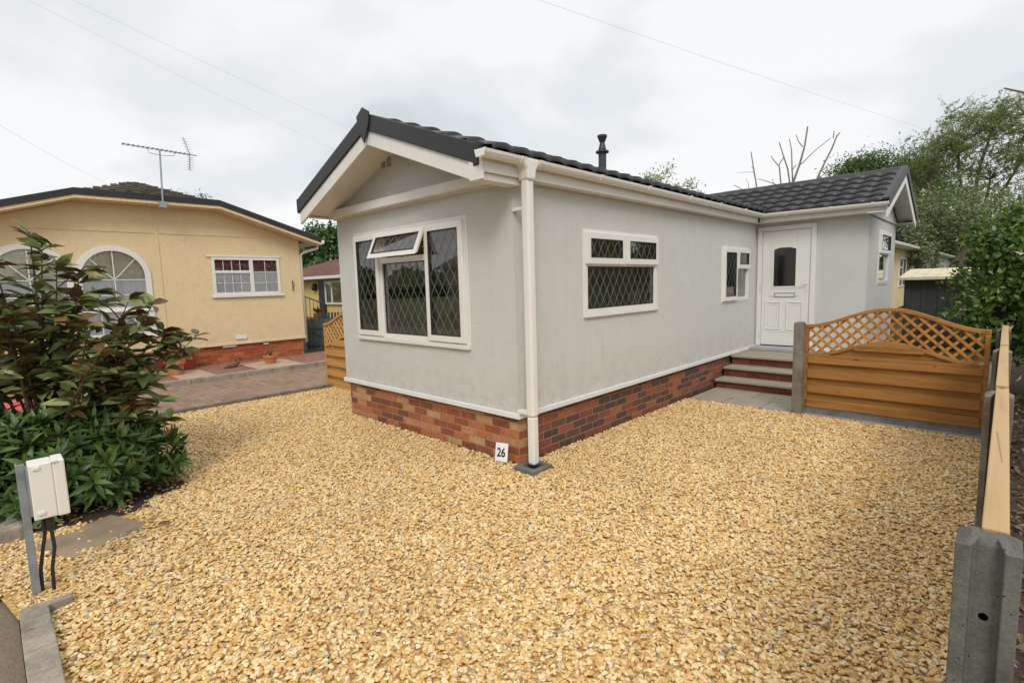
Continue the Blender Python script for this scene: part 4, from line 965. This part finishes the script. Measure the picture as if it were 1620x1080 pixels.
# ------------------------------------------------------------------ background buildings
t = thing('bungalow', 'yellow bungalow with red brown tiled roof beyond the green gate', 'bungalow', (-16,6,-.3))
MB().box(-21,-11,5.75,5.95,.55,2.1).build('wall', plain('yellow render', (.68,.50,.19), .9, .05, 2, 40, .2), t)
MB().box(-21,-11,5.74,5.96,-.4,.549).build('brick_skirt', M_yel_brick, t)
m_ = MB(); m_.add([(-21.3,5.45,2.08),(-10.8,5.45,2.08),(-10.8,9.5,3.1),(-21.3,9.5,3.1),(-21.3,5.45,2.0),(-10.8,5.45,2.0),(-10.8,9.5,3.0),(-21.3,9.5,3.0)], [(0,1,2,3),(7,6,5,4),(0,4,5,1),(1,5,6,2),(2,6,7,3),(3,7,4,0)]); m_.build('roof', M_btile, t)
MB().box(-21.3,-10.8,5.36,5.45,1.98,2.08).build('gutter', M_white, t)
MB().tube([(-18.3,8.6,2.8),(-18.3,8.6,3.2)], .07, 10).build('flue', M_alu, t)
dd = MB(); dd.box(-15.62,-15.12,5.70,5.749,.55,1.9); dd.build('door', M_black, t)
pl = Plane((0,5.7,0),(1,0,0),(0,-1,0)); wf = MB(); pl.frame(wf,-15.08,-13.2,1.05,1.9,.07,-.04,.02); pl.box(wf,-14.6,-14.53,1.12,1.83,-.04,.0205); wf = wf.build('window_frame', M_white, t)
q = MB(); curtain(q, pl,-15.0,-13.3,1.1,1.85,-.03); q.build('curtain', M_curt, wf)
q = MB(); pl.quad(q,-15.01,-13.27,1.12,1.83,0.0); q.build('pane', M_glass, wf)
MB().lathe((-15.9,5.70,1.55),[(.0,0),(.10,.02),(.13,.12),(.08,.26),(.01,.28)],12).build('hanging_basket', M_dark, t, smooth=True)
t = thing('gate', 'grey green timber ledge gate beside the cream house corner', 'gate', (-10.4,3.2,0))
# gate leaf between (-10.7,2.9) and (-10.1,3.5)
ga = Vector((-10.75,2.95,0)); gb_ = Vector((-9.95,3.62,0)); gd = (gb_-ga).normalized()
q = MB(); nb = 8
for i in range(nb):
    a = ga.lerp(gb_, (i+.5)/nb); q.bar(a+Vector((0,0,-.02)), a+Vector((0,0,.80+.02*(i%2))), .115,.02, gd.cross(Vector((0,0,1))))
q.build('board', M_teal, t, bevel=.003)
off = Vector((gd.y,-gd.x,0))*.03
q = MB()
for z_ in (.12,.58): q.bar(ga+off+Vector((0,0,z_)), gb_+off+Vector((0,0,z_)), .03,.09)
q.bar(ga+off+Vector((0,0,.55)), gb_+off+Vector((0,0,.16)), .03,.08); q.each('ledge', M_teal, t, bevel=.003)
t = thing('fence', 'low grey green picket fence behind the gate', 'fence', (-11.5,4.4,0))
q = MB(); fa = Vector((-12.3,4.1,0)); fb = Vector((-9.0,5.1,0))
for i in range(26): a = fa.lerp(fb, i/26); q.bar(a, a+Vector((0,0,.9)), .09,.02,(0,-1,0))
q.bar(fa+Vector((0,-.03,.7)), fb+Vector((0,-.03,.7)), .03,.08); q.build('pickets', M_teal, t)
t = thing('railing', 'black metal handrail on the bungalow steps behind the gate', 'railing', (-13.5,4.6,0))
q = MB(); a = Vector((-13.9,4.3,1.42)); b = Vector((-13.25,4.75,1.12)); q.tube([a,b], .02, 8); q.tube([a,Vector((a.x,a.y,.2))], .02, 8); q.tube([b,Vector((b.x,b.y,.0))], .022, 8)
for i in range(1,6): p = a.lerp(b, i/6); q.tube([p, p-Vector((0,0,.75))], .009, 6)
q.build('rail', M_black, t)
t = thing('flower_tub', 'small tub of red flowers on the steps behind the railing', 'planter', (-13.7,4.9,.5))
MB().lathe((-13.75,4.75,.55),[(.12,0),(.17,.25),(.15,.25)],14).build('tub', M_terra, t); tuft(t,(-13.75,4.75,.78),200,.22,.22,.08,leafmat('red flower', [(0,(.5,.05,.03)),(.6,(.25,.08,.03)),(1,(.08,.12,.03))]))
# far right home
t = thing('cream_mobile_home', 'cream mobile home with grey siding behind the dark green shed on the right', 'mobile home', (.5,17,0))
MB().box(-3,.5,13.2,21.0,.5,2.36).build('wall', M_cream, t); MB().box(-3,.56,21.001,38,.5,2.36).build('siding', M_clad, t)
MB().box(-2.9,.4,13.3,37.9,-.1,.499).build('skirt', M_black, t)
m_ = MB(); m_.prism([(.8,2.44),(-1.2,2.97),(-3.3,2.44),(-3.3,2.40),(.8,2.40)], lambda a, b: (a,13.0,b), lambda a, b: (a,38.3,b)); m_.build('roof', M_tile, t)
MB().box(.801,.88,12.98,38.3,2.36,2.45).build('gutter', M_white, t, bevel=.02)
MB().box(.50,.79,13.0,38.3,2.361,2.398).build('soffit', M_white2, t)
MB().tube([(.8,13.6,2.44),(.8,13.6,2.3),(.6,13.6,2.1),(.56,13.6,.4)], .04, 8).build('downpipe', M_white, t)
pl = Plane((.5,0,0),(0,1,0),(1,0,0)); wf = MB(); pl.frame(wf,17.2,18.7,1.15,2.12,.07,-.04,.03); pl.box(wf,17.9,17.98,1.22,2.05,-.04,.031); pl.box(wf,17.27,17.9,1.75,1.81,-.04,.0305); wf = wf.build('window_frame', M_white, t)
q = MB(); curtain(q, pl,17.27,18.63,1.22,2.05,.004); q.build('net_curtain', M_net, wf); q = MB(); pl.quad(q,17.27,18.63,1.22,2.05,.022); q.build('pane', M_glass, wf)
MB().tube([(.3,18.6,2.4),(.3,18.6,2.9)], .06, 10).build('flue', M_verge, t)
t = thing('shed', 'dark green grey metal shed with a pale roof behind the arched panel', 'shed', (2.3,11.2,0))
q = MB(); q.box(1.42,3.3,10.7,12.3,0,1.46)
for i in range(7): q.box(1.45+i*.27,1.53+i*.27,10.685,10.6995,.05,1.43)
q.build('wall', M_shed, t)
q = MB()
for i in range(10): q.box(1.32+i*.21,1.32+i*.21+.205,10.5,12.4,1.48+.0,1.50)
q.v = [(x, y, z+(y-10.5)*.10) for x, y, z in q.v]; q.build('roof', M_shedroof, t, bevel=.01)
MB().box(1.31,3.43,10.47,10.499,1.45,1.51).build('roof_edge', M_shedroof, t, bevel=.004)
# home across the road, behind the viewpoint: its front is what the front window panes reflect
t = thing('neighbour_home', 'grey cream home with a dark pitched roof across the road, mirrored in the front window', 'mobile home', (-9,-13,0))
q = MB(); q.box(-17,-3,-18,-13,.4,2.5); q.prism([(-18,2.5),(-13,2.5),(-15.5,3.6)], lambda a, b: (-17,a,b), lambda a, b: (-3,a,b)); q.build('wall', plain('dull render', (.42,.40,.34), .9, .1), t)
MB().box(-16.9,-3.1,-17.9,-13.1,-.02,.399).build('brick_skirt', M_side_brick, t)
for yy in (-12.6,-18.4):
    q = MB(); q.bar((-17.3,yy,2.42),(-17.3,-15.5,3.66),.01,.08); q.v = []; q.f = []; q.p = []
    q.add([(-17.4,yy,2.40),(-2.6,yy,2.40),(-2.6,-15.5,3.68),(-17.4,-15.5,3.68),(-17.4,yy,2.48),(-2.6,yy,2.48),(-2.6,-15.5,3.76),(-17.4,-15.5,3.76)], [(3,2,1,0),(4,5,6,7),(0,1,5,4),(1,2,6,5),(2,3,7,6),(3,0,4,7)]); q.build('roof', M_tile, t)
pl = Plane((0,-13,0),(1,0,0),(0,1,0))
for xa in (-15.5,-12.2,-8.6,-5.4):
    q = MB(); pl.frame(q,xa,xa+1.5,1.1,2.15,.07,.0,.03); wf = q.build('window_frame', M_white, t); q = MB(); pl.quad(q,xa+.06,xa+1.44,1.16,2.09,.01); q.build('pane', M_dark, wf)
# overhead cables
for i, (a, b, sag, lab) in enumerate((((-8.9,-7.5,8.2),(-9.3,12,3.4),.4,'lower thin cable crossing the sky towards the gable of the grey home'), ((-8.6,-6.5,8.3),(-9.0,13,3.2),.4,'upper thin cable crossing the sky towards the ridge of the grey home'), ((-12.5,-6.5,6.4),(-20,4,4.4),.1,'thin cable low in the sky behind the cream house roof'), ((-7.7,-3,6.7),(5.5,30,5.9),.2,'long cable crossing the sky to the willow on the right'))): pass
def cable(a, b, lab, sag=.12):
    a = Vector(a); b = Vector(b); d_ = b-a; a = a-d_*.35; b = b+d_*.5; pts = [a.lerp(b, k/24)-Vector((0,0,sag*4*(k/24)*(1-k/24))) for k in range(25)]
    tag(MB().tube(pts, .0026, 6).build('overhead_cable', M_cable), lab, 'cable', 'overhead cables')
cable((-9.71,-2.09,6.9),(-9.48,3.47,5.2),'lower of the two cables descending to the gable of the grey home')
cable((-9.15,-1.55,6.88),(-9.17,3.86,5.7),'upper of the two cables descending to the gable of the grey home')
cable((-14.22,-2.42,5.7),(-17.66,-.22,5.3),'short cable low in the sky behind the left end of the cream house')
cable((-3.06,4.3,6.55),(.55,17.55,6.3),'single long cable crossing the sky towards the tall willow')

# ------------------------------------------------------------------ shrubs
RIGHT = Vector((.719,.695,0)); BACK = Vector((-.695,.719,0))
L_mag = leafmat('magnolia leaf', [(0,(.06,.09,.025)),(.2,(.13,.17,.045)),(.5,(.21,.26,.08)),(.7,(.32,.36,.14)),(.82,(.06,.065,.025)),(.93,(.15,.07,.035)),(1,(.40,.28,.06))], .36, .15, back=[(0,(.10,.04,.022)),(.22,(.14,.07,.03)),(.35,(.06,.04,.02)),(.55,(.14,.16,.055)),(1,(.24,.27,.11))])
L_skim = leafmat('dark green leaf', [(0,(.022,.05,.010)),(.4,(.045,.09,.018)),(.75,(.075,.14,.03)),(1,(.13,.21,.05))], .4, .12)
def magnolia():
    t = thing('magnolia_shrub', 'tall open shrub with long green and bronze leaves left of the gravel', 'shrub', (-2.66,-2.93,0))
    base = Vector((-2.66,-2.93,0)); P = []; D = []; m = MB(); Ls = []
    def whorl(p, d, n):
        for i in range(n):
            a = rnd.uniform(0,6.28); e = rnd.uniform(-.25,.9); side = Vector((math.cos(a),math.sin(a),0))
            v = (d*e+side+Vector((0,0,rnd.uniform(-.25,.45)))).normalized(); P.append(p+d*rnd.uniform(-.07,.03)); D.append(v); Ls.append(rnd.uniform(.12,.195))
    tips = []
    for i in range(32):
        r = rnd.uniform(-1,1.12); b = rnd.uniform(-1,1)
        h = rnd.uniform(.75,1.0)*(1.98-.62*abs(r+.05)**1.4) if i > 5 else rnd.uniform(.7,1.2)
        tip = base+RIGHT*r*.92+BACK*b*.55+Vector((0,0,h)); tips.append(tip)
    tips += [base+RIGHT*.12+Vector((0,0,2.12)), base+RIGHT*.2+Vector((0,0,1.98)), base+RIGHT*.45+Vector((0,0,1.62)), base+RIGHT*.84+Vector((0,0,1.55)), base+RIGHT*.78+Vector((0,0,1.30)), base+RIGHT*.83+Vector((0,0,.85)), base+RIGHT*.74+Vector((0,0,1.05)), base+RIGHT*1.0+Vector((0,0,.72)), base+RIGHT*.98+BACK*.1+Vector((0,0,.55)), base+RIGHT*.95+Vector((0,0,.95)), base+RIGHT*1.02+Vector((0,0,1.5)), base+RIGHT*.95+BACK*.2+Vector((0,0,1.28)), base+RIGHT*.3+Vector((0,0,1.85)), base-RIGHT*.5+Vector((0,0,1.85))]
    for tip in tips:
        g0 = base+Vector((rnd.uniform(-.12,.12),rnd.uniform(-.12,.12),0)); mid = g0.lerp(tip,.5)+Vector((0,0,.12))+(g0-tip).cross(Vector((0,0,1)))*rnd.uniform(-.1,.1)
        pts = [g0*(1-s)**2+mid*2*s*(1-s)+tip*s*s for s in [k/9 for k in range(10)]]
        m.tube(pts, [.016*(1-k/9)+.003 for k in range(10)], 6)
        whorl(tip,(pts[-1]-pts[-2]).normalized(),9)
        for s in range(3,9):
            d = (pts[s]-pts[s-1]).normalized(); whorl(pts[s],d,5)
            if rnd.random() < .62:
                a = rnd.uniform(0,6.28); e = pts[s]+Vector((math.cos(a)*.25,math.sin(a)*.25,rnd.uniform(.02,.22)))*rnd.uniform(.6,1.1)
                m.tube([pts[s],pts[s].lerp(e,.5)+Vector((0,0,.02)),e],[.006,.005,.003],5); whorl(e,(e-pts[s]).normalized(),8)
    m.build('stems', M_stem, t)
    n = len(P); P = np.array(P); u_ = (P[:,0]+2.66)*.719+(P[:,1]+2.93)*.695; keep = P[:,2] > np.where(u_ < -.25, .92, np.where(u_ < .55, .78, .42)); P = P[keep]; D = np.array(D)[keep]; Ls = np.array(Ls)[keep]
    Nn = np.array([0,0,1.])+RS.normal(size=(len(P),3))*.45
    leaf_mesh('foliage', L_mag, t, P, D, Nn, Ls, Ls*.46, True, .2, .22)
magnolia()
def skimmia():
    t = thing('evergreen_shrub', 'dense low dark green shrub beneath the taller bronze leaved one', 'shrub', (-2.36,-2.88,0))
    base = Vector((-2.36,-2.88,0)); P = []; D = []; Nn = []; Ls = []; m = MB()
    for i in range(640):
        a = rnd.uniform(0,6.283); ph = math.acos(rnd.uniform(-.15,1)); k = rnd.uniform(.72,1.04)*(1+.07*math.sin(a*5+ph*4))
        n = Vector((math.sin(ph)*math.cos(a),math.sin(ph)*math.sin(a),math.cos(ph)))
        p = base+RIGHT*n.x*.80*k+BACK*n.y*.62*k+Vector((0,0,.20+n.z*.47*k))
        if p.z < .04: continue
        d = (RIGHT*n.x+BACK*n.y+Vector((0,0,n.z+.35))).normalized()
        if i % 6 == 0: m.tube([base+Vector((0,0,.02)),base.lerp(p,.5)+Vector((0,0,.05)),p],[.012,.008,.004],5)
        q = d.orthogonal().normalized(); r = d.cross(q)
        for j in range(11):
            th = j*2.4+rnd.uniform(-.3,.3); e = .15+.75*(j/11); v = (d*(1-e)+(q*math.cos(th)+r*math.sin(th))*e+Vector((0,0,-.10*e))).normalized()
            P.append(p); D.append(v); Nn.append(d); Ls.append(rnd.uniform(.10,.165))
    m.build('stems', M_stem, t)
    leaf_mesh('foliage', L_skim, t, np.array(P), np.array(D), np.array(Nn), np.array(Ls), np.array(Ls)*.27, True, .15, .38)
skimmia()
# red object behind the shrubs: seen only as a smooth red curve
t = thing('red_tub', 'smooth red plastic tub half hidden behind the shrubs at the left edge', 'tub', (-4.25,-3.0,0))
MB().lathe((-4.15,-3.0,0),[(.36,0),(.42,.34),(.45,.35),(.46,.41),(.34,.50),(.18,.545),(.04,.555)],32).build('shell', M_red, t, smooth=True)

# ------------------------------------------------------------------ trees
def tree(name, label, cat, base, clumps, leafm, bark, nleaf, ls, trunk_r, sig, drift=(0,0,0), aspect=.4, twig=0, limbs=None, group=None, seed=1, tz=.35, cloud_flat=.8, stemfrac=.5):
    """clumps: list of (center, (rx,ry,rz), n)"""
    r = np.random.RandomState(seed); rr_ = random.Random(seed)
    t = thing(name, label, cat, base, group); b = Vector(base); m = MB(); P = []
    for (c, rad, n) in clumps:
        c = Vector(c); fork = b.lerp(Vector((c.x,c.y,b.z)),.15)+Vector((0,0,(c.z-b.z)*tz)); fork2 = c-Vector((0,0,rad[2]*.5))
        m.tube([b, fork, fork.lerp(fork2,.6)+Vector((rr_.uniform(-.1,.1),rr_.uniform(-.1,.1),0))*rad[0], fork2], [trunk_r,trunk_r*.72,trunk_r*.5,trunk_r*.34], 8)
        for i in range(n):
            v = r.normal(size=3); v /= np.linalg.norm(v); v *= r.uniform(.35,1)**.6
            p = np.array(c)+v*np.array(rad); P.append(p)
            if i % 2 == 0:
                q = Vector(p); mid = fork2.lerp(q,.5)+Vector((0,0,rad[2]*.08)); m.tube([fork2,mid,q],[trunk_r*.22,trunk_r*.11,trunk_r*.03],5,False)
    P = np.array(P)
    if twig:      # leaves sit along wispy windblown twigs that start at the limb ends
        nt = len(P)*7; st = P[r.randint(0,len(P),nt)]+r.normal(size=(nt,3))*sig*.9; dr = np.array(drift)*.9+r.normal(size=(nt,3))*.55; dr /= np.linalg.norm(dr,axis=1)[:,None]; ln = r.uniform(.4,1.1,nt)*twig
        for i in range(0,nt,4):
            a = Vector(st[i]); d = Vector(dr[i])*ln[i]; m.tube([a,a+d*.5+Vector((0,0,.04)),a+d],[.014,.009,.004],4,False)
        q = r.randint(0,nt,nleaf); u = r.uniform(0,1,nleaf)
        m.build('trunk', bark, t)
        L = st[q]+dr[q]*(ln[q]*u)[:,None]+r.normal(size=(nleaf,3))*.035; D = dr[q]+r.normal(size=(nleaf,3))*.5; s = ls*r.uniform(.6,1.3,nleaf)
        leaf_mesh('crown', leafm, t, L, D, r.normal(size=(nleaf,3)), s, s*aspect, False); return t
    m.build('trunk', bark, t)
    k = r.randint(0,len(P),nleaf); wgt = sig*(.6+.8*r.rand(len(P)))
    L = P[k]+r.normal(size=(nleaf,3))*wgt[k][:,None]*np.array([1,1,cloud_flat])
    D = r.normal(size=(nleaf,3))+np.array(drift); s = ls*r.uniform(.6,1.3,nleaf)
    leaf_mesh('crown', leafm, t, L, D, r.normal(size=(nleaf,3)), s, s*aspect, False)
    return t
L_willow = leafmat('willow leaf', [(0,(.11,.16,.04)),(.5,(.19,.26,.07)),(1,(.29,.35,.13))], .5, .35)
L_dark = leafmat('conifer leaf', [(0,(.045,.09,.018)),(.5,(.085,.15,.03)),(1,(.14,.21,.05))], .6, .25)
L_haw = leafmat('hawthorn leaf', [(0,(.09,.14,.04)),(.5,(.16,.22,.08)),(.85,(.25,.30,.14)),(.95,(.50,.50,.40)),(1,(.62,.62,.52))], .5, .2)
L_pale = leafmat('young leaf', [(0,(.20,.26,.10)),(.5,(.32,.38,.18)),(1,(.42,.46,.27))], .5, .35)
L_mid = leafmat('broad leaf', [(0,(.035,.08,.012)),(.45,(.075,.15,.022)),(.85,(.16,.25,.04)),(.955,(.17,.20,.05)),(.985,(.55,.5,.38)),(1,(.7,.66,.56))], .45, .2)
L_oak = leafmat('oak leaf', [(0,(.03,.07,.015)),(.5,(.06,.13,.03)),(1,(.12,.20,.05))], .5, .2)
DR = (RIGHT*1.1+Vector((0,0,.55)))
B = lambda c, du, dz, db=0: tuple(Vector(c)+RIGHT*du+BACK*db+Vector((0,0,dz)))
wc = (1.3,26.6,5.8)
tree('willow', 'tall wispy windblown willow rising above the far right home', 'tree', (1.6,26.9,0), [(B(wc,-1.3,.4),(1.2,1.2,1.1),40),(B(wc,-.2,1.6),(1.3,1.2,1.0),44),(B(wc,1.2,2.0),(1.1,1.2,.7),30),(B(wc,1.3,.1),(1.4,1.2,.8),34),(B(wc,2.6,.9),(1.0,1.2,.9),26),(B(wc,-.6,-1.4),(2.0,1.3,.9),44),(B(wc,2.9,-1.0),(1.3,1.2,.7),22)], L_willow, M_bark, 36000, .12, .12, .22, tuple(DR), .26, .85, seed=4, tz=.5)
dc = (-3.5,33.2,5.5)
tree('evergreen_tree', 'broad dark green tree behind the ridge of the door wing', 'tree', (-3.5,33.2,0), [(B(dc,-1.2,.3),(2.0,1.6,1.3),60),(B(dc,.9,1.6),(2.4,1.6,1.4),80),(B(dc,3.6,.6),(2.0,1.6,1.9),70),(B(dc,2.0,-1.2),(4.6,1.8,1.8),90),(B(dc,5.0,-1.8),(2.0,1.8,1.8),60)], L_dark, M_bark, 70000, .18, .32, .42, (0,0,.8), .35, seed=5)
hc = (1.15,19.6,3.3)
tree('hawthorn', 'rounded pale green hawthorn speckled with white blossom above the shed', 'tree', (1.2,19.6,0), [(B(hc,.0,.1),(1.3,1.0,1.0),70),(B(hc,1.2,-.2),(1.2,1.0,.8),50),(B(hc,-.6,-1.0),(.8,.8,.8),30),(B(hc,2.3,.0),(1.1,1.0,.9),40)], L_haw, M_bark, 17000, .09, .14, .17, (0,0,0), .5, seed=6)
for i, (bs, cl, nl, lab) in enumerate((
  ((3.75,6.7,0), [((3.15,6.0,1.75),(.50,.5,.55),50),((3.0,5.75,1.05),(.40,.45,.45),34),((3.75,6.4,2.2),(.75,.7,.55),60),((4.4,6.3,1.6),(.8,.8,.9),60),((3.5,6.4,.9),(.8,.7,.7),50)], 13000, 'big broad leaved shrub with white flowers rising behind the end of the arched panel'),
  ((4.15,4.9,0), [((3.95,4.9,.9),(.75,.9,.75),50),((4.4,4.5,1.45),(.75,.8,.55),40)], 6000, 'dark leafy shrub behind the farthest boundary post'),
  ((4.35,2.7,0), [((4.2,2.8,.6),(.75,1.0,.6),50),((4.6,2.3,1.15),(.6,.8,.45),30)], 5000, 'dark leafy shrub at the right edge behind the pale capping rails'),
  ((3.4,9.2,0), [((3.0,9.0,1.35),(.7,.7,.55),50),((3.9,9.2,2.0),(.9,.8,.8),50)], 6500, 'leafy green shrub hanging over the right side of the shed'))):
    tree('garden_shrub', lab, 'shrub', bs, cl, L_mid, M_stem, int(nl*1.7), .088, .035, .085, (0,0,.3), .55, seed=20+i, group='shrubs beyond the boundary fence')
tree('pale_tree', 'pale fresh leaved tree showing above the roof beside the flue', 'tree', (-5.3,12.0,0), [((-5.0,12.1,4.35),(.6,.5,.85),44),((-5.85,11.3,4.15),(.7,.5,.6),30),(( -4.5,12.7,4.0),(.5,.4,.6),22)], L_pale, M_barkp, 4200, .10, .05, .13, (0,0,.5), .4, seed=8, tz=.6)
tree('round_tree', 'rounded dark green tree behind the bungalow roof', 'tree', (-28,12.6,0), [((-28.2,12.3,3.2),(2.2,2.2,2.3),120)], L_oak, M_bark, 12000, .26, .25, .3, (0,0,0), .6, seed=9)
tree('sapling', 'thin wispy tree tops showing above the cream house roof', 'tree', (-18,2.3,0), [((-18.4,1.6,4.75),(.4,.7,.5),26),((-17.8,2.6,4.65),(.3,.5,.45),16)], leafmat('brown green leaf', [(0,(.10,.10,.07)),(1,(.20,.19,.13))]), M_barkp, 700, .10, .05, .12, (0,0,1), .3, seed=10, tz=.7)
# pollarded bare tree behind the wing: limbs as drawn in the photo, about 14 m from the camera
def bare_tree(name, label, base, org, limbs, scale, mat):
    t = thing(name, label, 'tree', base); m = MB(); org = Vector(org)
    P = lambda u, z, b=0: org+RIGHT*u*scale+Vector((0,0,z*scale))+BACK*b
    m.tube([base, Vector(base).lerp(P(*limbs[0][0][0]),.6), P(*limbs[0][0][0])], [.13,.10,.07], 8)
    for pts, r0, r1 in limbs:
        n = len(pts); bb = rnd.uniform(-.3,.3); q = [P(p[0],p[1],bb*i/n)+Vector((rnd.gauss(0,.012),0,rnd.gauss(0,.012))) for i, p in enumerate(pts)]
        m.tube(q, [.68*(r0+(r1-r0)*i/(n-1)) for i in range(n)], 7)
    m.build('limbs', mat, t); return t
K = 14/809.4
def px(*pp): return [((x-1255)*K, (305-y)*K) for x, y in pp]
bare_tree('bare_tree', 'leafless pollarded tree with forked pale limbs behind the wing roof', (-1.2,12.7,0), (-1.35,12.57,3.87), [
 (px((1252,320),(1254,292),(1262,262),(1268,235),(1272,208)),.05,.028), (px((1268,235),(1262,225),(1259,215)),.022,.014), (px((1266,262),(1285,243),(1310,224)),.02,.012),
 (px((1254,292),(1252,268),(1251,240),(1248,222)),.032,.014), (px((1250,300),(1244,270),(1236,250),(1228,230)),.032,.018), (px((1252,272),(1262,262)),.018,.018), (px((1236,300),(1232,272),(1230,263),(1235,250)),.028,.02), (px((1230,263),(1222,255),(1217,248)),.02,.014),
 (px((1290,290),(1300,265),(1312,240),(1318,222),(1322,216)),.04,.02), (px((1316,224),(1314,214)),.02,.014), (px((1291,285),(1310,272),(1320,268)),.018,.008), (px((1255,318),(1275,305),(1291,285)),.04,.036),
 (px((1252,320),(1235,305),(1230,293),(1212,285),(1198,282)),.03,.01),(px((1230,300),(1224,290),(1222,283)),.016,.01)], 1, M_barkp)
bare_tree('bare_tree', 'single leafless pole limb left of the pollarded tree over the wing roof', (-2.2,11.9,0), (-1.35,12.57,3.87), [
 (px((1198,320),(1196,290),(1193,265),(1189,240)),.035,.018), (px((1194,272),(1185,270),(1170,270)),.012,.006), (px((1190,308),(1180,300),(1164,290)),.022,.014), (px((1186,305),(1184,290),(1179,280)),.014,.006), (px((1192,270),(1188,262)),.012,.008)], 1, M_barkp)
K2 = 8/809.4
def px2(*pp): return [((x-1605)*K2, (180-y)*K2) for x, y in pp]
bare_tree('bare_tree', 'bare cut branches reaching in at the upper right edge', (4.3,9.6,0), (2.93,8.35,4.0), [
 (px2((1760,330),(1690,250),(1640,205),(1618,188),(1590,164)),.06,.018), (px2((1618,190),(1600,191),(1583,190)),.01,.004), (px2((1700,260),(1680,180),(1640,140),(1612,130)),.05,.018), (px2((1650,150),(1620,142),(1608,145),(1594,154)),.012,.004)], 1, M_barkp)
# leaf litter on the soil beyond the fence
sheet('soil', [(3.08,-4),(9,-4),(9,9),(3.08,9)], -.012, plain('dark soil', (.075,.05,.035), .95, .4, 9, 30, .8, .03))
n = 4500; P = np.c_[RS.uniform(3.09,4.6,n),RS.uniform(-2.2,6,n),RS.uniform(-.01,.03,n)]
o = leaf_mesh('leaf_litter', leafmat('dry leaf', [(0,(.12,.07,.04)),(.4,(.20,.13,.08)),(.8,(.30,.22,.15)),(1,(.08,.10,.04))], .8, .05), None, P, np.c_[RS.normal(size=(n,2)),RS.normal(size=n)*.25], np.array([0,0,1.])+RS.normal(size=(n,3))*.4, RS.uniform(.03,.07,n), RS.uniform(.02,.04,n), True, .3, .3)
tag(o, 'dry brown leaf litter on the soil beyond the boundary fence', 'leaf litter'); o['kind'] = 'stuff'
n = 130; P = np.c_[RS.uniform(-2.9,-.9,n),RS.uniform(-3.1,-1.9,n),np.full(n,.022)]; P = P[(P[:,0]*.7+P[:,1]*.7 < -2.75+RS.normal(size=n)*.25) & (np.hypot(P[:,0]+1.3,P[:,1]+2.8) > .36)]; n = len(P)
o = leaf_mesh('fallen_leaves', leafmat('fallen leaf', [(0,(.10,.06,.03)),(.4,(.22,.13,.06)),(.8,(.32,.22,.10)),(1,(.10,.11,.04))], .7, .05), None, P, np.c_[RS.normal(size=(n,2)),RS.normal(size=n)*.12], np.array([0,0,1.])+RS.normal(size=(n,3))*.3, RS.uniform(.04,.10,n), RS.uniform(.02,.04,n), True, .3, .3)
tag(o, 'brown fallen leaves on the gravel round the foot of the shrubs', 'fallen leaves'); o['kind'] = 'stuff'
# dark soil patch under the shrubs
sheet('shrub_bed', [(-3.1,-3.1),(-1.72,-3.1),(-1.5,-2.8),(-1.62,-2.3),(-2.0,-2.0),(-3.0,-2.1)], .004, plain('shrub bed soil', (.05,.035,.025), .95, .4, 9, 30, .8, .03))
# far belt of trees round the site
n = 46000; a = RS.uniform(0,2*math.pi,n); rr = RS.uniform(75,95,n); hh = 3.2+1.3*np.sin(a*9)+1.0*np.sin(a*23+1)+.6*np.sin(a*61)
P = np.c_[rr*np.cos(a), rr*np.sin(a), RS.uniform(0,1,n)**.8*hh]
o = leaf_mesh('far_wood', L_oak, None, P, unit(n), unit(n), RS.uniform(.8,1.6,n), RS.uniform(.5,1.1,n), False)
tag(o, 'far belt of trees round the site', 'wood'); o['kind'] = 'stuff'
for o in bpy.data.objects:
    if '_org' in o: del o['_org']
